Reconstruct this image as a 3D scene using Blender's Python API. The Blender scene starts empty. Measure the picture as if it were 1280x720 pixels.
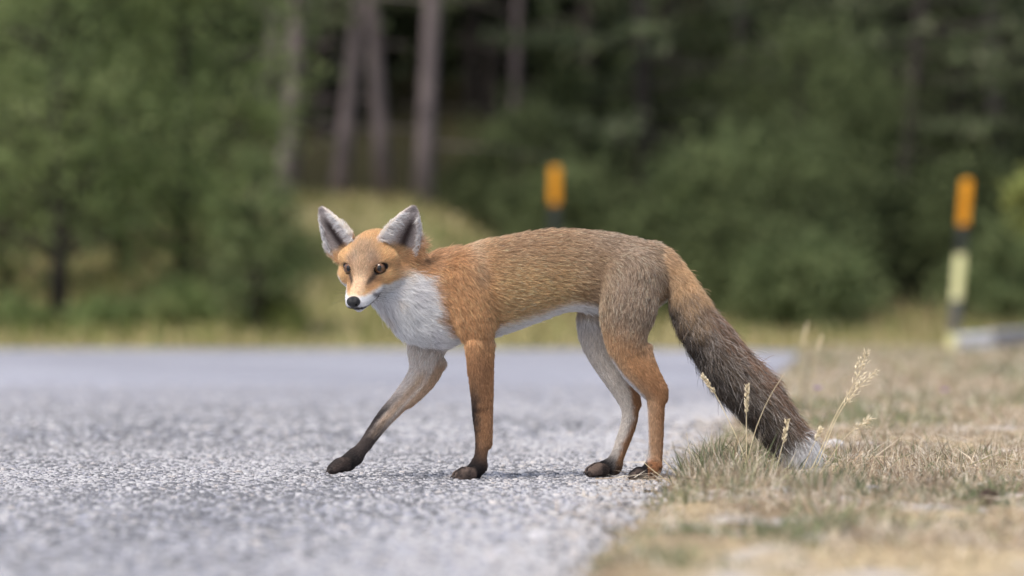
import bpy, math, random
import numpy as np
from mathutils import Vector, Matrix, Quaternion

# ------------------------------------------------------------------ camera, sky, sun, exposure
scene = bpy.context.scene
COL = scene.collection
random.seed(7)
RNG = np.random.default_rng(11)

CAM_Y, CAM_H, FPX = -7.0, 0.277, 5000.0          # camera 7 m from the fox, lens low over the road
cam_data = bpy.data.cameras.new("camera")
cam_data.sensor_width = 36.0
cam_data.lens = FPX / 1280 * 36.0
cam_data.clip_start, cam_data.clip_end = 0.1, 3000
cam_data.dof.use_dof = True
cam_data.dof.focus_distance = 6.96
cam_data.dof.aperture_fstop = 3.4
cam = bpy.data.objects.new("camera", cam_data)
COL.objects.link(cam)
cam.location = (0, CAM_Y, CAM_H)
cam.rotation_euler = (math.radians(90) + math.atan(40 / FPX), 0, 0)
scene.camera = cam

SUN_EL, SUN_AZ = math.radians(58), math.radians(215)      # azimuth clockwise from +Y: high, left of and behind the camera
world = bpy.data.worlds.new("World")
scene.world = world
world.use_nodes = True
wn = world.node_tree.nodes
sky = wn.new("ShaderNodeTexSky")
sky.sky_type = 'NISHITA'
sky.sun_disc = False
sky.sun_elevation = SUN_EL
sky.sun_rotation = SUN_AZ
sky.air_density, sky.dust_density, sky.ozone_density = 1.0, 3.5, 0.6
wn["Background"].inputs["Strength"].default_value = 0.12
world.node_tree.links.new(sky.outputs[0], wn["Background"].inputs["Color"])

sun_data = bpy.data.lights.new("sun", 'SUN')
sun_data.energy = 1.5
sun_data.angle = math.radians(20)
sun_data.color = (1.0, 0.95, 0.88)
sun = bpy.data.objects.new("sun", sun_data)
COL.objects.link(sun)
sd = Vector((math.sin(SUN_AZ) * math.cos(SUN_EL), math.cos(SUN_AZ) * math.cos(SUN_EL), math.sin(SUN_EL)))
sun.rotation_euler = sd.to_track_quat('Z', 'Y').to_euler()
sun.location = (0, -3, 12)

vs = scene.view_settings
vs.view_transform = 'Standard'
vs.look = 'None'
vs.gamma = 1.0
vs.use_curve_mapping = False
vs.exposure = 0.85
scene.cycles.use_denoising = True
scene.cycles.max_bounces = 6
scene.cycles.diffuse_bounces = 3
scene.cycles.transparent_max_bounces = 6
scene.cycles.sample_clamp_indirect = 4.0

# ------------------------------------------------------------------ helpers
def lin(r, g, b, k=1.0):
    o = []
    for c in (r, g, b):
        c /= 255.0
        o.append((c / 12.92 if c <= 0.04045 else ((c + 0.055) / 1.055) ** 2.4) * k)
    return tuple(o)

def at(u, v, D):
    """world point that stands D metres in front of the camera where the photo shows (u, v)"""
    return Vector(((u - 640) * D / FPX, D + CAM_Y, CAM_H + (400 - v) * D / FPX))

def props(o, label=None, cat=None, group=None, kind=None):
    if label: o["label"] = label
    if cat: o["category"] = cat
    if group: o["group"] = group
    if kind: o["kind"] = kind
    return o

def empty(name, loc=(0, 0, 0)):
    o = bpy.data.objects.new(name, None)
    o.empty_display_size = 0.2
    COL.objects.link(o)
    o.location = loc
    return o

def link(name, me, parent=None, mats=None, smooth=False):
    o = bpy.data.objects.new(name, me)
    COL.objects.link(o)
    if mats is not None:
        for m in (mats if isinstance(mats, (list, tuple)) else [mats]):
            me.materials.append(m)
    if smooth and len(me.polygons):
        me.polygons.foreach_set("use_smooth", np.ones(len(me.polygons), dtype=bool))
    if parent:
        o.parent = parent
    return o

def mesh_np(name, verts, faces, cols=None, face_sizes=None):
    """mesh from arrays; faces is (n,k) or a flat index array with face_sizes"""
    me = bpy.data.meshes.new(name)
    verts = np.asarray(verts, dtype=np.float32)
    faces = np.asarray(faces, dtype=np.int32)
    if face_sizes is None:
        face_sizes = np.full(len(faces), faces.shape[1], dtype=np.int32)
    flat = faces.ravel()
    me.vertices.add(len(verts))
    me.vertices.foreach_set("co", verts.ravel())
    me.loops.add(len(flat))
    me.loops.foreach_set("vertex_index", flat)
    me.polygons.add(len(face_sizes))
    starts = np.concatenate([[0], np.cumsum(face_sizes)[:-1]]).astype(np.int32)
    me.polygons.foreach_set("loop_start", starts)
    me.update(calc_edges=True)
    if cols is not None:
        ca = me.color_attributes.new("tint", 'FLOAT_COLOR', 'POINT')
        c4 = np.ones((len(verts), 4), dtype=np.float32)
        c4[:, :3] = cols
        ca.data.foreach_set("color", c4.ravel())
    me.validate()
    return me

class MB:
    """collects tubes, boxes and polygons into one mesh"""
    def __init__(self):
        self.v, self.f = [], []
    def tube(self, pts, radii, sides=8, cap=True):
        pts = [Vector(p) for p in pts]
        n0 = len(self.v)
        up = Vector((0, 1, 0.02))
        for i, p in enumerate(pts):
            t = (pts[min(i + 1, len(pts) - 1)] - pts[max(i - 1, 0)]).normalized()
            a = t.cross(up)
            if a.length < 1e-3: a = t.cross(Vector((1, 0, 0)))
            a.normalize(); b = t.cross(a)
            for k in range(sides):
                th = 2 * math.pi * k / sides
                self.v.append(p + (a * math.cos(th) + b * math.sin(th)) * radii[i])
        for i in range(len(pts) - 1):
            for k in range(sides):
                k2 = (k + 1) % sides
                self.f.append((n0 + i * sides + k, n0 + i * sides + k2, n0 + (i + 1) * sides + k2, n0 + (i + 1) * sides + k))
        if cap:
            self.f.append(tuple(n0 + k for k in range(sides))[::-1])
            e = n0 + (len(pts) - 1) * sides
            self.f.append(tuple(e + k for k in range(sides)))
        return self
    def box(self, c, d, M=None):
        n0 = len(self.v)
        for sx in (-1, 1):
            for sy in (-1, 1):
                for sz in (-1, 1):
                    p = Vector((c[0] + sx * d[0] / 2, c[1] + sy * d[1] / 2, c[2] + sz * d[2] / 2))
                    self.v.append(M @ p if M else p)
        for q in ((0, 1, 3, 2), (4, 6, 7, 5), (0, 4, 5, 1), (2, 3, 7, 6), (0, 2, 6, 4), (1, 5, 7, 3)):
            self.f.append(tuple(n0 + i for i in q))
        return self
    def ring_loft(self, rings, cap=True):
        n0 = len(self.v); k = len(rings[0])
        for r in rings: self.v.extend(Vector(p) for p in r)
        for i in range(len(rings) - 1):
            for j in range(k):
                j2 = (j + 1) % k
                self.f.append((n0 + i * k + j, n0 + i * k + j2, n0 + (i + 1) * k + j2, n0 + (i + 1) * k + j))
        if cap:
            self.f.append(tuple(n0 + j for j in range(k))[::-1])
            e = n0 + (len(rings) - 1) * k
            self.f.append(tuple(e + j for j in range(k)))
        return self
    def build(self, name, mat, parent=None, smooth=False):
        me = bpy.data.meshes.new(name)
        me.from_pydata([tuple(p) for p in self.v], [], self.f)
        me.update()
        return link(name, me, parent, mat, smooth)

def vnoise(x, y, seed=0):
    """smooth value noise, vectorised"""
    def h(i, j):
        n = (i * 374761393 + j * 668265263 + seed * 974711) & 0x7fffffff
        n = ((n ^ (n >> 13)) * 1274126177) & 0x7fffffff
        return ((n ^ (n >> 16)) & 0xffff) / 65535.0
    x = np.asarray(x, dtype=np.float64); y = np.asarray(y, dtype=np.float64)
    i, j = np.floor(x).astype(np.int64), np.floor(y).astype(np.int64)
    fx, fy = x - i, y - j
    fx, fy = fx * fx * (3 - 2 * fx), fy * fy * (3 - 2 * fy)
    return (h(i, j) * (1 - fx) + h(i + 1, j) * fx) * (1 - fy) + (h(i, j + 1) * (1 - fx) + h(i + 1, j + 1) * fx) * fy

def fbm(x, y, seed=0, o=3):
    s, a, t = 0, 1.0, 0
    for k in range(o):
        s = s + a * vnoise(np.asarray(x) * 2 ** k, np.asarray(y) * 2 ** k, seed + k); t += a; a *= 0.5
    return s / t

def sstep(a, b, x):
    t = np.clip((np.asarray(x, dtype=np.float64) - a) / (b - a), 0, 1)
    return t * t * (3 - 2 * t)

# ------------------------------------------------------------------ materials
def mat_new(name, rough=0.8, spec=0.3):
    m = bpy.data.materials.new(name)
    m.use_nodes = True
    b = m.node_tree.nodes["Principled BSDF"]
    b.inputs["Roughness"].default_value = rough
    b.inputs["Specular IOR Level"].default_value = spec
    return m, m.node_tree.nodes, m.node_tree.links, b

def mat_noise(name, c1, c2, scale, rough=0.8, spec=0.25, bump=0.0, bscale=None, stretch=(1, 1, 1)):
    m, n, l, b = mat_new(name, rough, spec)
    tc = n.new("ShaderNodeTexCoord"); mp = n.new("ShaderNodeMapping")
    mp.inputs["Scale"].default_value = stretch
    nz = n.new("ShaderNodeTexNoise"); nz.inputs["Scale"].default_value = scale; nz.inputs["Detail"].default_value = 5
    rp = n.new("ShaderNodeValToRGB")
    rp.color_ramp.elements[0].position = 0.35; rp.color_ramp.elements[1].position = 0.65
    rp.color_ramp.elements[0].color = (*c1, 1); rp.color_ramp.elements[1].color = (*c2, 1)
    l.new(tc.outputs["Object"], mp.inputs[0]); l.new(mp.outputs[0], nz.inputs["Vector"])
    l.new(nz.outputs["Fac"], rp.inputs[0]); l.new(rp.outputs[0], b.inputs["Base Color"])
    if bump:
        n2 = n.new("ShaderNodeTexNoise"); n2.inputs["Scale"].default_value = bscale or scale * 3; n2.inputs["Detail"].default_value = 4
        bp = n.new("ShaderNodeBump"); bp.inputs["Strength"].default_value = bump; bp.inputs["Distance"].default_value = 0.02
        l.new(mp.outputs[0], n2.inputs["Vector"]); l.new(n2.outputs["Fac"], bp.inputs["Height"]); l.new(bp.outputs[0], b.inputs["Normal"])
    return m

def mat_tint(name, rough=0.7, spec=0.2, trans=0.0, vary=0.35, island=True):
    """colour from the mesh's own tint attribute, each loose piece a little lighter or darker"""
    m, n, l, b = mat_new(name, rough, spec)
    at_ = n.new("ShaderNodeAttribute"); at_.attribute_name = "tint"
    out = at_.outputs["Color"]
    if island:
        g = n.new("ShaderNodeNewGeometry")
        mr = n.new("ShaderNodeMapRange"); mr.inputs[3].default_value = 1 - vary; mr.inputs[4].default_value = 1 + vary
        l.new(g.outputs["Random Per Island"], mr.inputs[0])
        mx = n.new("ShaderNodeVectorMath"); mx.operation = 'SCALE'
        l.new(out, mx.inputs[0]); l.new(mr.outputs[0], mx.inputs["Scale"])
        out = mx.outputs[0]
    l.new(out, b.inputs["Base Color"])
    if trans:
        tr = n.new("ShaderNodeBsdfTranslucent"); l.new(out, tr.inputs[0])
        ms = n.new("ShaderNodeMixShader"); ms.inputs[0].default_value = trans
        l.new(b.outputs[0], ms.inputs[1]); l.new(tr.outputs[0], ms.inputs[2])
        l.new(ms.outputs[0], n["Material Output"].inputs["Surface"])
    return m

M_LEAF = mat_tint("leaf", 0.85, 0.08, trans=0.35, vary=0.14)
M_GRASS = mat_tint("grass_blade", 0.65, 0.2, trans=0.25, vary=0.25)
M_BARK = mat_noise("pine_bark", lin(92, 84, 86), lin(128, 117, 116), 9, 0.9, 0.1, 0.6, 22, (1, 1, 0.25))
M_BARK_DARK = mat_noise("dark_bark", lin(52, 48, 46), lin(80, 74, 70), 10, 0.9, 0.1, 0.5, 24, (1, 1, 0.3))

# ------------------------------------------------------------------ ground
EDGE0, EDGE_S = 0.258, 0.082
def edge_x(y):
    """right-hand edge of the tarmac, ragged"""
    y = np.asarray(y, dtype=np.float64)
    return EDGE0 + EDGE_S * y + 0.05 * (fbm(y * 1.9, y * 0 + 3.1, 5) - 0.5) + 0.05 * (fbm(y * 8.0, y * 0 + 1.7, 9) - 0.5)
ROAD_FAR = 30.3

def terrain(x, y):
    x = np.asarray(x, dtype=np.float64); y = np.asarray(y, dtype=np.float64)
    left = 1 - sstep(-1.4, 1.3, x)
    left = left * sstep(-4.9, -3.1, x + 0.06 * (y - 36)) + 0.25 * (1 - sstep(-4.9, -3.1, x + 0.06 * (y - 36)))
    z = left * (sstep(32.3, 39.5, y) * 1.48) + (1 - left) * (sstep(33, 44, y) * 0.55)
    z = z + sstep(43, 47, y) * np.clip(y - 43.5, 0, 70) * 0.24
    z = z + sstep(31, 34, y) * 0.10 + sstep(31, 40, y) * 0.35 * (fbm(x * 0.5, y * 0.5, 21) - 0.5)
    # right-hand verge: dry turf a touch above the tarmac, uneven
    ex = EDGE0 + EDGE_S * y
    near = (1 - sstep(28, 33, y))
    ver = sstep(-0.03, 0.10, x - ex)
    rel = 0.016 + 0.030 * (fbm(x * 5, y * 2.2, 31) - 0.45) + 0.012 * (vnoise(x * 22, y * 11, 41) - 0.5)
    z = z + near * (ver * rel - (1 - ver) * 0.03)
    return z

def build_ground():
    xs = np.unique(np.concatenate([np.linspace(-600, -60, 14), np.linspace(-60, -8, 40), np.linspace(-8, -0.2, 40), np.arange(-0.2, 2.2, 0.03),
                                   np.arange(2.2, 9, 0.15), np.linspace(9, 60, 40), np.linspace(60, 600, 14)]).round(4))
    ys = np.unique(np.concatenate([np.linspace(-600, -40, 12), np.linspace(-40, -4, 20), np.arange(-4, 5, 0.06), np.arange(5, 30, 0.3),
                                   np.arange(30, 60, 0.4), np.linspace(60, 130, 30), np.linspace(130, 700, 12)]).round(4))
    X, Y = np.meshgrid(xs, ys)
    Z = terrain(X, Y)
    nx, ny = len(xs), len(ys)
    V = np.stack([X, Y, Z], -1).reshape(-1, 3)
    i = (np.arange(ny - 1)[:, None] * nx + np.arange(nx - 1)[None, :]).ravel()
    F = np.stack([i, i + 1, i + nx + 1, i + nx], 1)
    # soil, straw and moss by place
    x, y = V[:, 0], V[:, 1]
    n1 = fbm(x * 3.0, y * 1.4, 51)[:, None]; n2 = fbm(x * 14, y * 6, 61)[:, None]
    straw, soil, pale = np.array(lin(176, 158, 126)), np.array(lin(128, 112, 90)), np.array(lin(186, 180, 176))
    c = soil + (straw - soil) * sstep(0.3, 0.6, n1)
    c = c + (pale - c) * sstep(0.52, 0.72, n2) * 0.8
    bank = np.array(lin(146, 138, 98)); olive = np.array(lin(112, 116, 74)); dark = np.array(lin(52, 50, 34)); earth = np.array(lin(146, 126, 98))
    far = sstep(27, 32, y)[:, None]
    cb = olive + (bank - olive) * sstep(0.35, 0.6, fbm(x * 0.9, y * 0.6, 71)[:, None])
    c = c + (cb - c) * far
    ep = np.exp(-(((x - 4.1) / 1.0) ** 2 + ((y - 36.5) / 2.6) ** 2))[:, None]
    c = c + (earth - c) * np.clip(ep * 1.6, 0, 1) * far
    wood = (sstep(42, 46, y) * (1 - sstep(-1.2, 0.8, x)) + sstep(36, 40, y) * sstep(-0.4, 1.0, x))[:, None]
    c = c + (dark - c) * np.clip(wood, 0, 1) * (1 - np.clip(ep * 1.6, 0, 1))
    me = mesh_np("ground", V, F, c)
    m, n, l, b = mat_new("soil_and_straw", 0.95, 0.1)
    a = n.new("ShaderNodeAttribute"); a.attribute_name = "tint"
    tc = n.new("ShaderNodeTexCoord")
    nz = n.new("ShaderNodeTexNoise"); nz.inputs["Scale"].default_value = 60; nz.inputs["Detail"].default_value = 6
    mr = n.new("ShaderNodeMapRange"); mr.inputs[1].default_value = 0.3; mr.inputs[2].default_value = 0.7; mr.inputs[3].default_value = 0.55; mr.inputs[4].default_value = 1.35
    mx = n.new("ShaderNodeVectorMath"); mx.operation = 'SCALE'
    l.new(tc.outputs["Object"], nz.inputs["Vector"]); l.new(nz.outputs["Fac"], mr.inputs[0])
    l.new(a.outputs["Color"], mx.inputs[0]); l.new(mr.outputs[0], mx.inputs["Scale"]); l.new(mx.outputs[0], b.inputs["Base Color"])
    bp = n.new("ShaderNodeBump"); bp.inputs["Strength"].default_value = 0.6; bp.inputs["Distance"].default_value = 0.01
    l.new(nz.outputs["Fac"], bp.inputs["Height"]); l.new(bp.outputs[0], b.inputs["Normal"])
    o = link("ground", me, None, m, True)
    props(o, "dry grassy ground and forest floor around the road", "ground", kind="structure")
build_ground()

def build_road():
    # outer edge: up the right-hand side, then round the bend to the left along the far verge
    outer = [(float(edge_x(y)), y) for y in list(np.arange(-12, -4, 1.0)) + list(np.arange(-4, 8, 0.04)) + list(np.arange(8, 28, 0.25))]
    ex = outer[-1][0]
    for t in np.linspace(0, math.pi / 2, 14)[1:]:
        outer.append((ex - 2.2 * (1 - math.cos(t)) + 0.35 * math.sin(t), 28 + 2.4 * math.sin(t)))
    lx = outer[-1][0]
    outer += [(x, ROAD_FAR + 0.1 + 0.08 * math.sin(x * 1.3)) for x in np.linspace(lx, -60, 60)[1:]]
    # inner edge of the bend, far outside the frame
    n = len(outer)
    inner = []
    for (x, y) in outer:
        if y < 22: inner.append((-5.6, y))
        else:
            inner.append((-5.6, 22))
    k = sum(1 for p in outer if p[1] < 26)
    for j in range(k, n):
        t = (j - k) / (n - 1 - k)
        inner[j] = (-5.6 - 54.4 * t, 22 + 2.0 * min(1, t * 6))
    rows = []
    S = 14
    V, F = [], []
    for (a, b_) in zip(outer, inner):
        for s in range(S + 1):
            t = (s / S) ** 1.6
            V.append((a[0] + (b_[0] - a[0]) * t, a[1] + (b_[1] - a[1]) * t, 0.004 - 0.006 * (1 if s == 0 else 0)))
    for i in range(n - 1):
        for s in range(S):
            q = i * (S + 1) + s
            F.append((q, q + S + 1, q + S + 2, q + 1))
    me = bpy.data.meshes.new("road"); me.from_pydata(V, [], F); me.update()
    m, nd, l, b = mat_new("worn_tarmac", 0.85, 0.25)
    tc = nd.new("ShaderNodeTexCoord")
    vo = nd.new("ShaderNodeTexVoronoi"); vo.inputs["Scale"].default_value = 95
    nz = nd.new("ShaderNodeTexNoise"); nz.inputs["Scale"].default_value = 0.55; nz.inputs["Detail"].default_value = 6
    mp = nd.new("ShaderNodeMapping"); mp.inputs["Scale"].default_value = (1.0, 0.45, 1)
    l.new(tc.outputs["Object"], vo.inputs["Vector"]); l.new(tc.outputs["Object"], mp.inputs[0]); l.new(mp.outputs[0], nz.inputs["Vector"])
    rp = nd.new("ShaderNodeValToRGB"); e = rp.color_ramp.elements
    e[0].position, e[1].position = 0.05, 0.95
    e[0].color = (*lin(124, 125, 134), 1); e[1].color = (*lin(170, 170, 176), 1)
    sp = nd.new("ShaderNodeSeparateColor"); l.new(vo.outputs["Color"], sp.inputs[0]); l.new(sp.outputs[0], rp.inputs[0])
    mr = nd.new("ShaderNodeMapRange"); mr.inputs[1].default_value = 0.35; mr.inputs[2].default_value = 0.65; mr.inputs[3].default_value = 0.8; mr.inputs[4].default_value = 1.2
    l.new(nz.outputs["Fac"], mr.inputs[0])
    mx = nd.new("ShaderNodeVectorMath"); mx.operation = 'SCALE'
    l.new(rp.outputs[0], mx.inputs[0]); l.new(mr.outputs[0], mx.inputs["Scale"]); l.new(mx.outputs[0], b.inputs["Base Color"])
    bp = nd.new("ShaderNodeBump"); bp.inputs["Strength"].default_value = 0.5; bp.inputs["Distance"].default_value = 0.004
    l.new(vo.outputs["Distance"], bp.inputs["Height"]); l.new(bp.outputs[0], b.inputs["Normal"])
    road = link("road", me, None, m)
    props(road, "grey worn tarmac road curving away to the left", "road", kind="structure")

    # stone chips proud of the binder, where the picture can tell them apart
    def chips(D0, D1, dens, size):
        area_n = int(0.5 * 0.44 * (D1 ** 2 - D0 ** 2) * dens)
        D = np.sqrt(RNG.uniform(D0 ** 2, D1 ** 2, area_n))
        x = RNG.uniform(-0.22, 0.22, area_n) * D; y = D + CAM_Y
        keep = (RNG.random(area_n) < 1 - sstep(0.145, 0.22, np.abs(x / D))) & (RNG.random(area_n) < 1 - sstep(14.5, 18, D))
        keep &= x < edge_x(y) + 0.03 * RNG.standard_normal(area_n)
        x, y = x[keep], y[keep]
        return x, y, size * np.exp(0.35 * RNG.standard_normal(len(x)))
    parts = [chips(4.2, 6.0, 8500, 0.0044), chips(6.0, 9.0, 14500, 0.0037), chips(9.0, 13.0, 2900, 0.0064), chips(13, 18, 700, 0.0095)]
    x = np.concatenate([p[0] for p in parts]); y = np.concatenate([p[1] for p in parts]); r = np.concatenate([p[2] for p in parts])
    N = len(x)
    ang = RNG.uniform(0, 2 * math.pi, N)
    hgt = r * RNG.uniform(0.2, 0.75, N) * 0.6
    k = np.arange(4)
    th = ang[:, None] + k[None] * math.pi / 2 + RNG.uniform(-0.35, 0.35, (N, 4))
    rr = r[:, None] * RNG.uniform(0.7, 1.25, (N, 4))
    base = np.stack([x[:, None] + rr * np.cos(th), y[:, None] + rr * np.sin(th), np.full((N, 4), 0.001)], -1)
    top = np.stack([x[:, None] + 0.62 * rr * np.cos(th), y[:, None] + 0.62 * rr * np.sin(th), 0.004 + hgt[:, None] * RNG.uniform(0.65, 1.2, (N, 4))], -1)
    V = np.concatenate([base, top], 1).reshape(-1, 3)
    o8 = (np.arange(N) * 8)[:, None]
    quads = np.concatenate([o8 + np.array([[4, 5, 6, 7]])] + [o8 + np.array([[a, (a + 1) % 4, 4 + (a + 1) % 4, 4 + a]]) for a in range(4)], 1).reshape(-1, 4)
    edge_d = np.clip((edge_x(y) - x) / 0.45, 0, 1)
    patch = fbm(x * 2.2, y * 0.9, 81)
    lightp = np.clip(0.48 + 0.95 * (patch - 0.5) + 0.42 * (1 - edge_d), 0, 1)
    isl = RNG.random(N) < lightp
    lc = np.array(lin(174, 173, 175)); dc = np.array(lin(108, 109, 113)); wc = np.array(lin(184, 178, 174))
    c = np.where(isl[:, None], lc, dc)
    c = np.where((RNG.random(N) < 0.12 * (1 - edge_d) + 0.03)[:, None], wc, c) * RNG.uniform(0.72, 1.18, (N, 1))
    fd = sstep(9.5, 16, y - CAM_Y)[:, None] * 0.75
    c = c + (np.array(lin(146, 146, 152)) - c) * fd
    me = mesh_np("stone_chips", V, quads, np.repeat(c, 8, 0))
    mt = mat_tint("stone_chip", 0.75, 0.3, 0, 0.05, False)
    props(link("stone_chips", me, road, mt), kind="stuff")
    print("chips", N)
build_road()

# ------------------------------------------------------------------ grass
def blades(name, base, length, width, direction, bend, cols, parent=None, mat=None):
    """one mesh of tapering, bending blades (3 triangles each)"""
    N = len(base)
    d = direction / np.linalg.norm(direction, axis=1, keepdims=True)
    yaw = RNG.uniform(0, 2 * math.pi, N)
    side = np.stack([np.cos(yaw), np.sin(yaw), np.zeros(N)], 1)
    side -= d * (side * d).sum(1, keepdims=True)
    side /= np.linalg.norm(side, axis=1, keepdims=True) + 1e-9
    w = width[:, None] * 0.5
    mid = base + d * (length * 0.55)[:, None]
    bd = np.stack([np.cos(yaw + 1.3), np.sin(yaw + 1.3), -0.35 * np.ones(N)], 1)
    tip = base + d * length[:, None] + bd * (bend * length)[:, None]
    V = np.stack([base - side * w, base + side * w, mid - side * w * 0.75, mid + side * w * 0.75, tip], 1).reshape(-1, 3)
    o = (np.arange(N) * 5)[:, None]
    F = np.concatenate([o + np.array([[0, 1, 3]]), o + np.array([[0, 3, 2]]), o + np.array([[2, 3, 4]])], 1).reshape(-1, 3)
    me = mesh_np(name, V, F, np.repeat(cols, 5, 0))
    return link(name, me, parent, mat or M_GRASS)

STRAW = np.array([lin(208, 194, 172), lin(188, 172, 146), lin(172, 152, 128), lin(218, 208, 190), lin(150, 132, 112)])
GREEN = np.array([lin(116, 124, 92), lin(136, 142, 106), lin(98, 110, 80), lin(144, 146, 108)])

def verge_grass():
    def scatter(D0, D1, dens, h, w, right=0.165):
        A = int(0.5 * 0.36 * (D1 ** 2 - D0 ** 2) * dens)
        D = np.sqrt(RNG.uniform(D0 ** 2, D1 ** 2, A)); x = RNG.uniform(-0.02, right, A) * D * 1.03; y = D + CAM_Y
        e = edge_x(y)
        tuft = fbm(x * 6.5, y * 2.6, 91)
        dn = sstep(-0.03, 0.14, x - e) * (0.13 + 0.95 * sstep(0.42, 0.62, tuft))
        # the taller fringe on the shoulder beside the fox
        ridge = np.exp(-((x - e - 0.16) / 0.13) ** 2) * np.exp(-((y + 0.50) / 0.40) ** 2)
        dn = np.clip(dn + ridge * 0.6, 0, 1)
        keep = RNG.random(A) < dn
        x, y, tuft, ridge = x[keep], y[keep], tuft[keep], ridge[keep]
        n = len(x)
        L = h * np.exp(0.45 * RNG.standard_normal(n)) * (0.55 + 0.9 * tuft) * (1 + 0.55 * ridge)
        base = np.stack([x, y, terrain(x, y) - 0.003], 1)
        lean = RNG.standard_normal((n, 2)) * (0.85 - 0.35 * ridge)[:, None]
        d = np.stack([lean[:, 0], lean[:, 1], 0.55 + 0.5 * RNG.random(n) + 0.5 * ridge], 1)
        gp = fbm(x * 4.2, y * 1.6, 101)
        isg = RNG.random(n) < np.clip(0.10 + 0.85 * sstep(0.50, 0.66, gp) + 0.25 * ridge, 0, 0.8)
        c = np.where(isg[:, None], GREEN[RNG.integers(0, len(GREEN), n)], STRAW[RNG.integers(0, len(STRAW), n)])
        return base, L, w * np.exp(0.3 * RNG.standard_normal(n)), d, 0.25 * RNG.random(n), c
    P = [scatter(4.1, 6.2, 6000, 0.018, 0.0026), scatter(6.0, 9.5, 8500, 0.018, 0.0019), scatter(9.5, 15, 2600, 0.030, 0.0034), scatter(15, 37, 700, 0.032, 0.008, 0.165)]
    # uneven tufts and loose stems on the shoulder below the tail
    for k in range(120):
        u = RNG.uniform(790, 1285); D = RNG.uniform(5.6, 7.6)
        x0 = (u - 640) * D / FPX; y0 = D + CAM_Y
        if x0 < float(edge_x(y0)) + 0.01: continue
        n = int(RNG.integers(14, 46)); sp = RNG.uniform(0.008, 0.028)
        x = x0 + sp * RNG.standard_normal(n); y = y0 + sp * RNG.standard_normal(n)
        green = RNG.random() < 0.55
        L = RNG.uniform(0.018, 0.045) * (1.25 if u < 1050 else 0.9) * np.exp(0.3 * RNG.standard_normal(n))
        d = np.stack([(x - x0) / sp * 0.45, (y - y0) / sp * 0.45, 0.8 + 0.4 * RNG.random(n)], 1)
        pal = GREEN if green else STRAW
        c = pal[RNG.integers(0, len(pal), n)] * 0.85
        P.append((np.stack([x, y, terrain(x, y) - 0.003], 1), L, RNG.uniform(0.0012, 0.0026, n), d, 0.35 * RNG.random(n), c))
    n = 420
    u = RNG.uniform(800, 1285, n); D = RNG.uniform(5.8, 8.0, n); x = (u - 640) * D / FPX; y = D + CAM_Y
    k = x > edge_x(y) + 0.01; x, y = x[k], y[k]; n = len(x)
    P.append((np.stack([x, y, terrain(x, y)], 1), RNG.uniform(0.03, 0.085, n), np.full(n, 0.0011), np.stack([0.5 * RNG.standard_normal(n), 0.5 * RNG.standard_normal(n), np.ones(n)], 1), 0.3 * RNG.random(n), STRAW[RNG.integers(0, 5, n)]))
    A = [np.concatenate([p[k] for p in P]) for k in range(6)]
    bu = 640 + A[0][:, 0] * FPX / (A[0][:, 1] - CAM_Y); bD = A[0][:, 1] - CAM_Y
    ok = ~((bu > 972) & (bu < 1048) & (bD > 6.35) & (bD < 7.1) & (RNG.random(len(bu)) < 0.75))     # trodden gap where the brush rests
    A = [q[ok] for q in A]
    o = blades("verge_grass", *A)
    props(o, "short dry straw-coloured grass of the verge beside the tarmac", "grass", kind="stuff")
    # prostrate straw lying on the turf
    n = 9000
    D = np.sqrt(RNG.uniform(5.0 ** 2, 11 ** 2, n)); x = RNG.uniform(0, 0.134, n) * D; y = D + CAM_Y
    k = x > edge_x(y) - 0.02 - 0.10 * RNG.random(n) ** 2
    x, y = x[k], y[k]; n = len(x)
    base = np.stack([x, y, np.maximum(terrain(x, y), 0.004) + 0.004 + 0.006 * RNG.random(n)], 1)
    a = RNG.uniform(0, 2 * math.pi, n)
    d = np.stack([np.cos(a), np.sin(a), 0.12 * RNG.standard_normal(n) + 0.08], 1)
    o = blades("straw_litter", base, RNG.uniform(0.02, 0.075, n), RNG.uniform(0.0012, 0.0028, n), d, 0.12 * RNG.random(n), STRAW[RNG.integers(0, 5, n)])
    props(o, "loose dry straw lying flat on the verge soil", "straw", kind="stuff")
    print("verge blades", len(A[0]), n)
verge_grass()

def far_grass():
    n = 46000
    x = RNG.uniform(-12, 12, n); y = RNG.uniform(30.2, 45, n)
    t = fbm(x * 1.1, y * 0.8, 111)
    keep = (RNG.random(n) < 0.3 + 0.9 * sstep(0.35, 0.6, t)) & (np.abs(x) < 0.26 * (y + 7))
    wood = sstep(36, 39, y) * sstep(-0.4, 1.0, x)
    keep &= RNG.random(n) > wood
    x, y, t = x[keep], y[keep], t[keep]; n = len(x)
    L = (0.10 + 0.16 * RNG.random(n)) * (0.5 + t) * np.where(y < 31.5, 0.6, 1.0)
    base = np.stack([x, y, terrain(x, y) - 0.01], 1)
    d = np.stack([0.5 * RNG.standard_normal(n), 0.5 * RNG.standard_normal(n), np.ones(n)], 1)
    pal_g = np.array([lin(128, 134, 78), lin(110, 122, 68), lin(146, 148, 92)])
    pal_s = np.array([lin(176, 162, 120), lin(158, 146, 104), lin(188, 174, 132)])
    g = RNG.random(n) < np.where(x < -1.2, 0.62, 0.40) * np.where(y < 31.8, 0.45, 1)
    bank = (x < 0.2) & (y > 37)
    g &= ~(bank & (RNG.random(n) < 0.35))
    c = np.where(g[:, None], pal_g[RNG.integers(0, 3, n)], pal_s[RNG.integers(0, 3, n)])
    o = blades("bank_grass", base, L, 0.018 + 0.02 * RNG.random(n), d, 0.3 * RNG.random(n), c)
    props(o, "green and straw grass on the far verge and bank", "grass", kind="stuff")
far_grass()

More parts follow.
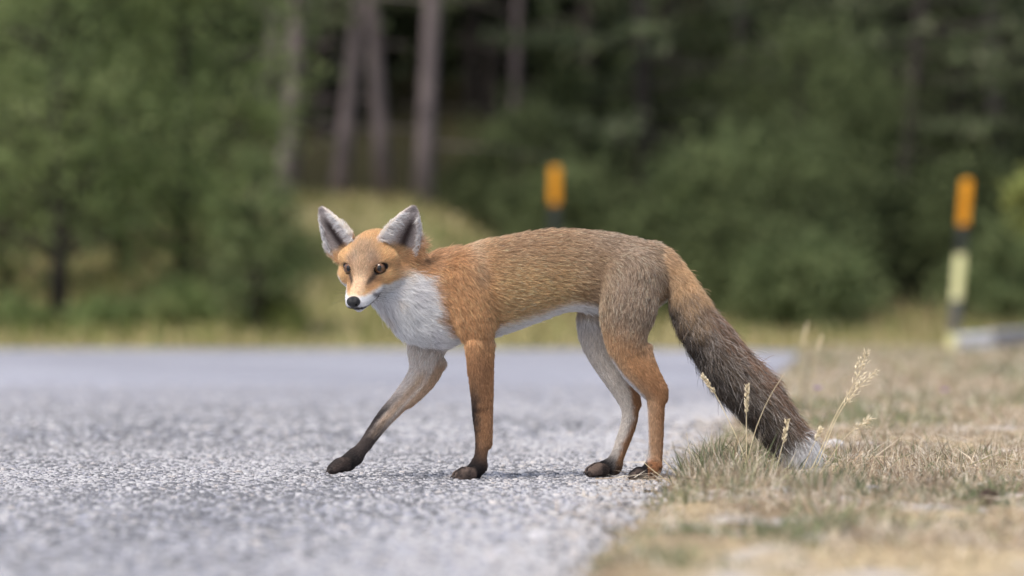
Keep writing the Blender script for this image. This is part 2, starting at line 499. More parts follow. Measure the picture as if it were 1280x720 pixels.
# ------------------------------------------------------------------ trees and shrubs
def leaf_mesh(name, centres, normals_bias, size, cols, parent):
    """leaf-sized rhombs turned every way, one mesh"""
    N = len(centres)
    a = RNG.standard_normal((N, 3)); a /= np.linalg.norm(a, axis=1, keepdims=True)
    b = RNG.standard_normal((N, 3)); b -= a * (a * b).sum(1, keepdims=True); b /= np.linalg.norm(b, axis=1, keepdims=True)
    s = size[:, None]
    V = np.stack([centres - a * s, centres + b * s * 0.45, centres + a * s, centres - b * s * 0.45], 1).reshape(-1, 3)
    F = (np.arange(N) * 4)[:, None] + np.array([[0, 1, 2, 3]])
    me = mesh_np(name, V, F, np.repeat(cols, 4, 0))
    return link(name, me, parent, M_LEAF)

def spray(p0, p1, n, spread):
    t = RNG.random(n) ** 0.7
    p0, p1 = np.array(p0), np.array(p1)
    return p0 + (p1 - p0) * t[:, None] + RNG.standard_normal((n, 3)) * spread * (0.35 + 0.65 * t[:, None]) * np.array([1, 1, 0.45])

def pine(label, u0, v0, u1, v1, D, wpx, crown_from=4.0, height=11.0, limbs=16, reach=2.2, pal=None, group="tall pines of the wood", leaves=90, bark=None, low_twigs=0, name="pine_tree"):
    """a pine whose trunk passes (u0,v0) at the ground and (u1,v1) higher up in the photo"""
    b = at(u0, v0, D); q = at(u1, v1, D)
    gz = float(terrain(b.x, b.y)); 
    dirv = (q - b) / max(0.2, (q.z - b.z))
    base = Vector((b.x + dirv.x * (gz - b.z), b.y, gz))
    r0 = wpx * D / FPX / 2
    root = empty(name, base)
    props(root, label, "tree", group)
    top = height
    P, R = [], []
    for i in range(13):
        t = i / 12
        wob = 0.05 * math.sin(t * 7 + u0) * t
        P.append(Vector((dirv.x * t * top * (1 - 0.35 * t) + wob, 0.06 * math.sin(t * 5 + u1), t * top - (0.15 if i == 0 else 0))))
        R.append(r0 * (1.28 if i == 0 else 1.04 - 0.82 * t))
    mb = MB().tube(P, R, 10)
    def pt(h):
        t = h / top * 12; i = min(11, int(t)); return P[i].lerp(P[i + 1], t - i)
    C, S, K = [], [], []
    pal = pal or [lin(104, 114, 84), lin(90, 100, 74), lin(124, 128, 102)]
    lm = mb
    for k in range(limbs):
        h = crown_from + (top - crown_from - 0.3) * (k + RNG.random()) / limbs
        a = RNG.uniform(0, 2 * math.pi)
        L = reach * (1.0 - 0.55 * (h - crown_from) / max(0.1, top - crown_from)) * RNG.uniform(0.7, 1.2)
        s = pt(h); e = s + Vector((math.cos(a) * L, math.sin(a) * L, RNG.uniform(-0.12, 0.22) * L))
        m_ = s.lerp(e, 0.5) + Vector((0, 0, 0.06 * L))
        lm.tube([s, m_, e], [r0 * 0.28, r0 * 0.18, r0 * 0.06], 5)
        for j in range(5):
            f = 0.35 + 0.65 * j / 4
            c0 = s.lerp(e, f); b2 = a + RNG.uniform(-1.2, 1.2)
            c1 = c0 + Vector((math.cos(b2), math.sin(b2), RNG.uniform(-0.05, 0.2))) * L * 0.38
            n = max(6, leaves // 5)
            C.append(spray(c0, c1, n, 0.11)); S.append(RNG.uniform(0.05, 0.11, n))
            K.append(np.array(pal)[RNG.integers(0, len(pal), n)])
    for k in range(low_twigs):            # dead snags on the bare trunk
        h = RNG.uniform(0.8, crown_from + 1.5); a = RNG.uniform(math.pi * 0.85, math.pi * 2.15); s = pt(h); L = RNG.uniform(0.5, 2.0)
        lm.tube([s, s + Vector((math.cos(a) * L * .5, math.sin(a) * L * .5, -0.03)), s + Vector((math.cos(a) * L, math.sin(a) * L, RNG.uniform(-0.2, 0.1)))], [r0 * .17, r0 * .12, r0 * .05], 5)
    tr = mb.build("trunk", bark or M_BARK, root, True)
    leaf_mesh("crown", np.concatenate(C), None, np.concatenate(S), np.concatenate(K), root)
    return root

def leafy(label, name, u, v, D, w, h, pal, n=2600, clumps=26, trunk_px=0, cat="shrub", group=None, leaf=(0.03, 0.075), low=0.12, squash=1.0, ushift=0, bark=None):
    """broad-leaved shrub or young tree: stems and a crown of leaf clumps of uneven size"""
    b = at(u, v, D); gz = float(terrain(b.x, b.y))
    root = empty(name, (b.x, b.y, gz)); props(root, label, cat, group)
    r0 = max(0.012, trunk_px * D / FPX / 2)
    mb = MB()
    lean = ushift * D / FPX
    mb.tube([(0, 0, -0.1), (lean * .3 + .02, 0.02, h * .35), (lean * .7 - .02, 0, h * .7), (lean, 0, h * .97)], [r0 * 1.2, r0, r0 * .6, r0 * .2], 8)
    C, S, K = [], [], []
    P = np.array(pal)
    lm = mb
    for k in range(clumps):
        zf = low + (1 - low) * RNG.random() ** 0.85
        prof = math.sin(min(1, (zf - low) / (1 - low) * 0.86 + 0.14) * math.pi) ** 0.6
        a = RNG.uniform(0, 2 * math.pi); rr = w / 2 * prof * math.sqrt(RNG.uniform(0.08, 1))
        c = np.array([lean * zf + rr * math.cos(a), rr * math.sin(a) * squash, zf * h])
        st = Vector((lean * zf * .8, 0, max(0.05, c[2] - 0.5 * rr - 0.15)))
        lm.tube([st, st.lerp(Vector(c), 0.6) + Vector((0, 0, 0.04)), Vector(c)], [r0 * .35, r0 * .22, r0 * .08], 4)
        cr = w * RNG.uniform(0.10, 0.20)
        m = n // clumps
        C.append(c + RNG.standard_normal((m, 3)) * cr * np.array([0.8, 0.8, 0.55]))
        S.append(RNG.uniform(leaf[0], leaf[1], m))
        tone = (P[RNG.integers(0, len(P))] * 0.6 + P[RNG.integers(0, len(P), m)] * 0.4) * RNG.uniform(0.85, 1.12)
        K.append(tone)
    C = np.concatenate(C); C[:, 2] = np.maximum(C[:, 2], 0.02)
    t = mb.build("trunk" if cat == "tree" else "stem", bark or M_BARK_DARK, root, True)
    leaf_mesh("crown" if cat == "tree" else "foliage", C, None, np.concatenate(S), np.concatenate(K), root)
    return root

G_BRIGHT = [lin(136, 150, 98), lin(122, 138, 88), lin(152, 162, 110), lin(106, 122, 78)]
G_MID = [lin(106, 118, 80), lin(94, 108, 72), lin(118, 128, 88)]
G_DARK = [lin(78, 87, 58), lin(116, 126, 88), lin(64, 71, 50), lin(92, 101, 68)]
G_LIME = [lin(150, 156, 94), lin(134, 142, 82)]

# the five bare pine trunks on the bank, left to right
TR = [(333, 165, 347, 0, 56, 20, "leftmost and dimmest bare pine trunk in the row on the bank"),
      (360, 208, 376, 0, 51, 27, "stout grey pine trunk second from left on the bank"),
      (424, 230, 452, 20, 49, 22, "leaning grey pine trunk in the middle of the row on the bank"),
      (480, 238, 468, 60, 48, 20, "slim pine trunk fourth from left on the bank"),
      (528, 248, 538, 50, 47, 24, "pine trunk at the right end of the row, behind the fox's near ear")]
for t in TR:
    pine(t[6], t[0], t[1], t[2], t[3], t[4], t[5], crown_from=2.3, height=11, limbs=26, reach=1.9, low_twigs=6, group="bare pine trunks on the bank")
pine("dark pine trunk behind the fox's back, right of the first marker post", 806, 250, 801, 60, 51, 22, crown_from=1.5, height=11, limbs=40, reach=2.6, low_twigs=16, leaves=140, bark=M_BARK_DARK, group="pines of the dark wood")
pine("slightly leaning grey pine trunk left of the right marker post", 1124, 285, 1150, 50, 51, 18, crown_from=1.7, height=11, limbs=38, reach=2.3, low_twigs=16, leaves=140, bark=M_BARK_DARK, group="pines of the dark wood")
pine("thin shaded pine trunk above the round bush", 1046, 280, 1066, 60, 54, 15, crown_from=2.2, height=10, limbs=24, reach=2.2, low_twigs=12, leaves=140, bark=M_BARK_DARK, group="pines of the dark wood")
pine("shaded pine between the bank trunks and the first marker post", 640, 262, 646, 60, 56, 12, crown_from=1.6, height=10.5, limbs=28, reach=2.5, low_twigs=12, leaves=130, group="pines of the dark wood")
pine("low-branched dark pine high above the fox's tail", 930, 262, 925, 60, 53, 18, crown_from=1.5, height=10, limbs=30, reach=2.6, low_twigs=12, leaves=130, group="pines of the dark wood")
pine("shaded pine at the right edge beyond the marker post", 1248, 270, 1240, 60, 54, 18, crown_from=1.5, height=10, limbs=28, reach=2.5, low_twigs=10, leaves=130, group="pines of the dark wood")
pine("shaded pine behind the gap between the bank trunks", 575, 230, 572, 40, 62, 13, crown_from=2.6, height=10.5, limbs=24, reach=2.2, low_twigs=12, leaves=110, group="pines of the dark wood")

# young bright trees left of the bank
leafy("young leafy tree with a dark trunk at the far left of the road", "young_tree", 73, 400, 41, 2.5, 4.6, G_MID + G_BRIGHT, 6400, 66, 20, "tree", "young trees left of the bank", low=0.20)
leafy("broad bright green young tree beside the row of pine trunks", "young_tree", 228, 405, 42, 2.2, 4.9, G_BRIGHT, 7000, 70, 13, "tree", "young trees left of the bank", low=0.05)
leafy("slim low sapling with a grey stem left of the fox's head", "sapling", 318, 405, 40, 1.0, 1.75, G_MID, 1700, 26, 13, "tree", "young trees left of the bank", low=0.14)
leafy("tall shaded young tree between the dark trunk and the bright tree", "young_tree", 150, 400, 44.5, 2.8, 5.4, G_BRIGHT + G_MID, 7000, 70, 12, "tree", "young trees left of the bank", low=0.05)
leafy("shaded young tree at the left picture edge", "young_tree", 5, 400, 44, 2.6, 5.2, G_BRIGHT + G_MID, 6500, 64, 12, "tree", "young trees left of the bank", low=0.05)
leafy("small bright green bush under the bright young tree", "bush", 222, 415, 40.8, 0.9, 0.30, G_BRIGHT, 1100, 16, 3, "shrub", "small bushes along the left verge", low=0.05)
leafy("low green bush beside the dark trunk", "bush", 130, 415, 40.8, 1.0, 0.20, G_BRIGHT, 1100, 16, 3, "shrub", "small bushes along the left verge", low=0.05)
leafy("low yellow-green bush under the sapling left of the fox's head", "bush", 345, 415, 40.4, 0.7, 0.26, G_LIME, 1000, 14, 3, "shrub", "small bushes along the left verge", low=0.05)
leafy("low green bush at the far left verge", "bush", 20, 415, 40.8, 1.0, 0.20, G_BRIGHT, 1100, 16, 3, "shrub", "small bushes along the left verge", low=0.05)

# undergrowth of the dark wood on the right
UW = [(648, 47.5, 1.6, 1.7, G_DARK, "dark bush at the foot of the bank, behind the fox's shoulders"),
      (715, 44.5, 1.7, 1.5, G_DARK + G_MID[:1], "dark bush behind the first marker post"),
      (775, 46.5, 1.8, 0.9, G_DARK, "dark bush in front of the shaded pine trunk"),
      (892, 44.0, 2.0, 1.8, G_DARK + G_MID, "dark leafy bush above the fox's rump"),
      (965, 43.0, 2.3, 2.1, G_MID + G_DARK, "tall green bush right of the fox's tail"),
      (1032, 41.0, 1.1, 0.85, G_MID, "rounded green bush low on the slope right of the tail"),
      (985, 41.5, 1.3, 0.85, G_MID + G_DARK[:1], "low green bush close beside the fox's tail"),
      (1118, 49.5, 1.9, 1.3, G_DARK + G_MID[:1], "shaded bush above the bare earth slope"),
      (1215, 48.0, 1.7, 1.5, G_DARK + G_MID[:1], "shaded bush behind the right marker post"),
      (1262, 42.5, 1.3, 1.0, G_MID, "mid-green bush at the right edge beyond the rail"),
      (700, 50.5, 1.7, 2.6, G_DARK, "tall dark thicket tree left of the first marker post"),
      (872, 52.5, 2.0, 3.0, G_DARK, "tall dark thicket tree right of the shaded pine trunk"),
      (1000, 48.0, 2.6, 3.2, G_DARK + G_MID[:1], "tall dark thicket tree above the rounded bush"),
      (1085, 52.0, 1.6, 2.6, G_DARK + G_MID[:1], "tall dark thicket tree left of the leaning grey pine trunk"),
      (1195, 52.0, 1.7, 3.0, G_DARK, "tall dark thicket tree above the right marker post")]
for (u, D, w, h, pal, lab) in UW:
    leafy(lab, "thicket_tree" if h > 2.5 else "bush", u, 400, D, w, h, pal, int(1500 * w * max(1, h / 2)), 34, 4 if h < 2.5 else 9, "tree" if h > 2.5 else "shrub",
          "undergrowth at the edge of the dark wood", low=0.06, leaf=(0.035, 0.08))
leafy("lime green leafy sapling at the right picture edge", "sapling", 1296, 400, 33, 0.55, 1.5, G_LIME, 700, 12, 4, "tree", None, low=0.68, leaf=(0.03, 0.06))

def far_wood():
    """the hillside wood behind, too dense to count: conifer crowns from the ground up"""
    C, S, K = [], [], []
    tr = MB()
    pal = np.array([lin(76, 85, 60), lin(88, 97, 68), lin(62, 69, 52), lin(104, 111, 84)])
    for k in range(270):
        D = RNG.uniform(56, 95); u = RNG.uniform(-260, 1540)
        if k >= 190: D = RNG.uniform(44, 90); u = RNG.choice([RNG.uniform(-1500, -120), RNG.uniform(1400, 2700)])
        elif k >= 150: D = RNG.uniform(58, 68); u = RNG.uniform(270, 640)
        b = at(u, 400, D); gz = float(terrain(b.x, b.y)); H = RNG.uniform(6, 11)
        tr.tube([(b.x, b.y, gz - .2), (b.x, b.y, gz + H * .9)], [0.13, 0.03], 6)
        n = 420
        zf = RNG.random(n) ** 0.9
        R = (1 - zf * 0.85) * RNG.uniform(1.3, 1.9)
        a = RNG.uniform(0, 2 * math.pi, n); rr = R * np.sqrt(RNG.random(n)) * (0.75 + 0.25 * np.sin(zf * 26))
        C.append(np.stack([b.x + rr * np.cos(a), b.y + rr * np.sin(a), gz + 0.3 + zf * (H - .3)], 1))
        S.append(RNG.uniform(0.13, 0.26, n)); K.append(pal[RNG.integers(0, 4, n)] * RNG.uniform(0.5, 1.3))
    o = leaf_mesh("far_wood", np.concatenate(C), None, np.concatenate(S), np.concatenate(K), None)
    props(o, "dense dark conifer wood filling the hillside behind everything", "wood", kind="stuff")
    t = tr.build("wood_trunks", M_BARK_DARK, o)
    props(t, kind="stuff")
far_wood()

# ------------------------------------------------------------------ marker posts and rail
M_ORANGE = mat_noise("post_orange", lin(206, 136, 14), lin(220, 150, 22), 6, 0.5, 0.4)
M_BLACK = mat_noise("post_black", lin(38, 42, 40), lin(54, 58, 56), 8, 0.6, 0.3)
M_PALE = mat_noise("post_pale_yellow", lin(206, 206, 150), lin(222, 220, 172), 7, 0.55, 0.3)
M_GREYP = mat_noise("post_grey", lin(78, 80, 80), lin(98, 98, 96), 7, 0.65, 0.3)
M_STEEL = mat_noise("weathered_steel", lin(150, 152, 160), lin(190, 192, 198), 5, 0.5, 0.5)
M_STEEL_D = mat_noise("shaded_steel", lin(96, 98, 104), lin(124, 126, 132), 5, 0.55, 0.4)

def marker_post(label, u_base, u_top, v_top, D, bands, z_off):
    q = at(u_top, v_top, D); bx = (u_base - 640) * D / FPX; gz = float(terrain(bx, D + CAM_Y)) + z_off
    root = empty("marker_post", (bx, D + CAM_Y, gz))
    props(root, label, "marker post", "marker posts round the bend")
    H = q.z - gz
    shear = (q.x - bx) / H
    W, T = 0.088 * D / 33.8, 0.05
    def ring(h, k=1.0):
        pr = []
        for (a, b) in ((-1, -.6), (-.62, -1), (.62, -1), (1, -.6), (1, .6), (.62, 1), (-.62, 1), (-1, .6)):
            pr.append((shear * h + a * W / 2 * k, b * T / 2 * k, h))
        return pr
    for i, (nm, h0, h1, mat) in enumerate(bands):
        a, b = h0 * H, h1 * H
        last = h1 >= 0.999
        rings = [ring(a, 1.0), ring(b - (0.03 if last else 0), 1.0)]
        if last: rings += [ring(b - 0.008, 0.9), ring(b, 0.6)]
        if i == 0: rings[0] = ring(a - 0.15, 1.0)
        MB().ring_loft(rings).build(nm, mat, root)
    return root
BANDS = [("foot", 0, .10, M_PALE), ("lower_sleeve", .10, .30, M_GREYP), ("reflector", .30, .565, M_PALE), ("black_band", .565, .735, M_BLACK), ("orange_cap", .735, 1.0, M_ORANGE)]
marker_post("leaning black marker post with orange top and pale reflector, at the right", 1190, 1209, 224, 33.8, BANDS, 0)
marker_post("marker post whose orange top rises behind the fox's back", 692, 694, 208, 43.5, [("foot", 0, .10, M_GREYP)] + BANDS[1:2] + [("middle_sleeve", .30, .735, M_BLACK)] + BANDS[4:], 0)

def rail():
    """low steel guard rail whose end ramps down to the verge by the right marker post"""
    root = empty("guard_rail", at(1196, 441, 33.2) * 1.0)
    o = root.location
    root.location = (o.x, o.y, float(terrain(o.x, o.y)))
    props(root, "low pale grey guard rail end ramping down beside the right marker post", "guard rail")
    prof = [(-0.02, 0.0), (0.03, 0.022), (0.03, 0.048), (0.0, 0.062), (0.0, 0.078), (0.03, 0.092), (0.03, 0.118), (-0.02, 0.14)]
    def beam(x0, x1, z0, z1, y0, y1, nm, mat):
        R = []
        for t in np.linspace(0, 1, 6):
            x = x0 + (x1 - x0) * t; z = z0 + (z1 - z0) * t; y = y0 + (y1 - y0) * t
            front = [(x, y - p, z + q) for p, q in prof]
            R.append(front + [(x, y - p + 0.012, z + q) for p, q in prof[::-1]])
        return MB().ring_loft(R).build(nm, mat, root)
    beam(0.0, 0.30, -0.01, 0.02, 0.0, 0.0, "end_beam", M_STEEL)
    beam(0.305, 0.62, 0.03, 0.05, 0.03, 0.05, "beam", M_STEEL_D)
    beam(0.625, 3.4, 0.05, 0.22, 0.05, 0.25, "beam", M_STEEL)
    for x in (0.45, 1.5, 2.6):
        MB().box((x, 0.12 + 0.03 * x, 0.0), (0.07, 0.10, 0.30)).build("post", M_STEEL_D, root)
rail()

# ------------------------------------------------------------------ the fox
# The body is a smooth union of tapered chains, sampled on a grid and skinned as ONE surface; lengths below are in
# photo pixels at the fox's distance (714 px = 1 m): u right, w up from the ground, y away from the camera.
PXM = 714.0
def W(v): return 598.0 - v
def P4(u, v, y, r, L): return np.array([u, W(v), y, r, L], dtype=np.float64)

PSI, PHI = math.radians(16), math.radians(20)
HC = np.array([467.0, W(329.5), -22.0])
_cp, _sp, _cf, _sf = math.cos(PSI), math.sin(PSI), math.cos(PHI), math.sin(PHI)
HA = np.array([_cp, 0.0, -_sp])                             # picture-right across the head  (u, w, y)
_fw = np.array([-_sp, 0.0, -_cp])
HB = _fw * _cf + np.array([0, -1.0, 0]) * _sf               # out along the muzzle
HCu = np.array([0, 1.0, 0]) * _cf + _fw * _sf               # up through the crown
def H3(a, b, c): return HC + HA * a + HB * b + HCu * c
def HP(a, b, c, r, L):
    p = H3(a, b, c); return np.array([p[0], p[1], p[2], r, L])

def smooth_chain(pts, sub=4):
    pts = np.array(pts); out = []
    for i in range(len(pts) - 1):
        p0, p1, p2, p3 = pts[max(i - 1, 0)], pts[i], pts[i + 1], pts[min(i + 2, len(pts) - 1)]
        for s in range(sub):
            t = s / sub
            out.append(0.5 * (2 * p1 + (p2 - p0) * t + (2 * p0 - 5 * p1 + 4 * p2 - p3) * t * t + (3 * p1 - p0 - 3 * p2 + p3) * t ** 3))
    out.append(pts[-1])
    return np.array(out)

CH = {}     # name -> (points u,w,y,r,furlength ; y scale ; blend)
CH["torso"] = (smooth_chain([P4(544, 383, 0, 38, 17), P4(568, 377, 0, 49, 15), P4(602, 366, 0, 55.5, 13), P4(650, 353, 0, 53.5, 12), P4(700, 341.5, 0, 48.5, 12),
                             P4(750, 343.5, 0, 47, 12), P4(790, 349, 0, 44.5, 12), P4(812, 346, 0, 30, 14)]), 1.32, 14)
CH["neck"] = (smooth_chain([P4(478, 341, -4, 31, 13), P4(507, 352, -6, 33, 15), P4(532, 362, -4, 37, 17), P4(560, 363, 0, 44, 16)]), 1.12, 14)
CH["throat"] = (smooth_chain([P4(484, 366, -18, 21, 16), P4(503, 383, -12, 24, 19), P4(519, 401, -6, 23, 18), P4(548, 413, 0, 20, 14)]), 1.0, 16)
CH["near_fore"] = (smooth_chain([P4(583, 352, -24, 32, 14), P4(592, 392, -29, 27, 12), P4(598, 428, -31, 17.5, 8), P4(600, 465, -31, 15.5, 7), P4(602, 495, -31, 14, 6),
                                 P4(603, 522, -31, 13, 4), P4(604, 543, -31, 11.5, 3.5), P4(602, 562, -31, 9.8, 3.5), P4(599, 579, -31, 9.6, 3)]), 1.15, 9)
CH["far_fore"] = (smooth_chain([P4(552, 396, 20, 30, 14), P4(534, 430, 25, 22.5, 11), P4(531, 459, 28, 19, 6), P4(522, 477, 28, 16.5, 5), P4(508, 493, 28, 14, 4), P4(494, 508, 28, 12.2, 4),
                                P4(480, 523, 28, 11, 4), P4(467, 540, 28, 9.6, 3.5), P4(456, 555, 28, 8.8, 3.5), P4(443, 570, 28, 8.6, 3)]), 1.15, 9)
CH["near_hind"] = (smooth_chain([P4(786, 352, -20, 36, 14), P4(784, 382, -26, 34, 12), P4(781, 408, -29, 27.5, 10), P4(782, 430, -30, 23, 8), P4(787, 448, -30, 20, 6), P4(797, 465, -30, 18.5, 5), P4(808, 480, -30, 16, 4.5),
                                 P4(817, 493, -30, 12.8, 4), P4(818.5, 510, -30, 11, 4), P4(818.5, 535, -30, 10, 4), P4(818, 560, -30, 9.6, 3.5), P4(815, 580, -30, 10.5, 3)]), 1.15, 9)
CH["far_hind"] = (smooth_chain([P4(766, 362, 18, 36, 14), P4(752, 398, 25, 28, 12), P4(750, 425, 27, 22, 8), P4(757, 449, 27, 18.5, 5), P4(769, 472, 27, 15.5, 4.5), P4(782, 494, 27, 13, 4),
                                P4(788, 512, 27, 11.2, 4), P4(786, 530, 27, 10.2, 4), P4(780, 548, 27, 9.4, 4), P4(774, 564, 27, 9, 3.5), P4(767, 581, 27, 10, 3)]), 1.15, 9)
for nm_, ch_ in (("near_hind", [(806, 462, -30, 9, 5), (823, 484, -30, 7.5, 4), (827, 496, -30, 6, 4)]), ("far_hind", [(776, 470, 27, 8, 5), (792, 492, 27, 6.5, 4), (796, 505, 27, 5.5, 4)]),
                 ("near_fore", [(594, 432, -40, 10, 8), (597, 470, -40, 8, 5), (600, 505, -38, 5, 4)]), ("near_fore", [(610, 430, -30, 7, 7), (610.5, 480, -31, 5, 5), (611, 535, -31, 3.6, 4), (610.5, 552, -31, 4.4, 4)]),
                 ("far_fore", [(548, 455, 25, 8, 6), (536, 478, 22, 7, 5), (512, 503, 23, 5.5, 4)]), ("near_hind", [(806, 436, -33, 6, 6), (817, 466, -32, 4.5, 5), (826, 486, -30, 4.5, 4)])):
    CH[nm_ + "#%d" % len(CH)] = (smooth_chain([P4(*q) for q in ch_]), 1.0, 6)
CH["tail"] = (smooth_chain([P4(812, 328, 0, 19, 15), P4(832, 341, -1, 16, 15), P4(849, 364, -2, 16, 17), P4(866, 396, -3, 18, 22), P4(887, 426, -4, 19, 27), P4(911, 459, -5, 19, 31),
                            P4(940, 492, -6, 18, 32), P4(966, 523, -7, 14, 33), P4(986, 548, -7, 11, 31), P4(997, 562, -7, 7, 28)]), 1.0, 7)
CH["skull"] = (np.array([HP(0, -16, -2, 33, 9), HP(0, 8, 0, 33.5, 6.5), HP(0, 24, -2, 24, 4.5)]), 1.0, 9)
for sgn, nm in ((-1, "l"), (1, "r")):
    CH["cheek_" + nm] = (np.array([HP(sgn * 19, 22, -12, 14.5, 6), HP(sgn * 27, 4, -15, 15, 12), HP(sgn * 29, -8, -16, 14, 15)]), 1.0, 10)
    CH["brow_" + nm] = (np.array([HP(sgn * 17, 26.8, 9.0, 8.2, 3), HP(sgn * 27, 16, 9.5, 10, 4.5)]), 1.0, 6)
    CH["lip_" + nm] = (np.array([HP(sgn * 11.5, 42, -21, 10.5, 4), HP(sgn * 9.5, 60, -25, 9.2, 3), HP(sgn * 6.5, 76, -27, 7.6, 2)]), 1.0, 6)
for sgn, nm in ((-1, "l"), (1, "r")):
    CH["earroot_" + nm] = (np.array([HP(sgn * 19, -8, 3, 20, 7), HP(sgn * 26, -12, 4, 15, 6)]), 1.0, 8)
CH["muzzle"] = (np.array([HP(0, 26, -6, 20, 5), HP(0, 48, -15, 14, 3.5), HP(0, 66, -19, 10.5, 2.2), HP(0, 79, -21.5, 8.2, 1.6)]), 1.0, 7)
CH["jaw"] = (np.array([HP(0, 20, -28, 14, 8), HP(0, 45, -33, 9.0, 4), HP(0, 70, -35, 5.6, 2)]), 1.0, 5)
# paws: knuckle pad and four toes each (direction of the toes in u, ground contact at w = 0)
PAW = {"near_fore": (589, 590, -32, -0.95, 0.0, -0.32), "far_fore": (431, 580, 27, -0.92, -0.25, -0.25), "near_hind": (806, 590, -36, -0.80, 0.0, -0.62), "far_hind": (754, 587, 26, -0.95, 0.0, -0.32)}
CLAWS = []
for nm, dr in (("near_fore", 2.3), ("far_fore", 1.0), ("near_hind", 1.2), ("far_hind", 1.0)):
    CH[nm][0][:, 3] -= dr * sstep(24, 17, CH[nm][0][:, 3])
for nm, (u, v, y, du, dw, dy) in PAW.items():
    leg_end = CH[nm][0][-1]
    CH["paw_" + nm] = (np.array([[leg_end[0], leg_end[1], y, 9.8, 3], [u + 2, W(v) + 3.0, y, 9.6, 3]]), 1.0, 6)
    for k, oy in enumerate((-13.5, -5.0, 5.0, 13.5)):
        ext = 16.0 if k in (1, 2) else 9.5
        su, sy_ = dy * oy * -1.0, du * oy * -1.0          # spread across the toes' heading
        e = np.array([u + du * ext + su, W(v) + dw * ext - 0.6, y + dy * ext + sy_])
        m_ = np.array([u + du * (ext - 8) + su * 0.95, W(v) + dw * (ext - 8) + 3.0, y + dy * (ext - 8) + sy_ * 0.95])
        CH["toe_%s_%d" % (nm, k)] = (np.array([[u + 3 + su * .5, W(v) + 1.0, y + sy_ * 0.5, 8.0, 2.0], [*m_, 7.4, 1.6], [*e, 6.6, 1.4]]), 1.0, 1.6)
        CLAWS.append((e + np.array([du * 4.8, dw * 4.8 + 0.2, dy * 4.8]), du, dw, dy))

NOSE = H3(0, 87.0, -22.0)
EYES = [H3(s * 19.2, 32.4, 1.8) for s in (-1, 1)]
EYE_R = 7.8
EYE_N = [(HB * 0.90 + HA * s * 0.36 + HCu * 0.06) for s in (-1, 1)]

# ears: cupped triangular shells
EAR = []
for s in (-1, 1):
    base = H3(s * 36.5, 3, 18); tip = H3(s * 61.0, -2, 69.0)
    up = tip - base; Hh = np.linalg.norm(up); up /= Hh
    front = HB * 0.82 + HA * s * 0.42
    front -= up * front.dot(up); front /= np.linalg.norm(front)
    wd = np.cross(up, front); wd /= np.linalg.norm(wd)
    if wd.dot(HA) * s < 0: wd = -wd                       # wd points outward
    EAR.append((base, up, wd, front, Hh))
def ear_width(h): return 25.5 * np.clip(1 - np.clip(h, 0, 1) ** 1.75, 0, 1) ** 0.85 * (1 - 0.25 * np.clip(-h, 0, .3) / .3) + 1.5

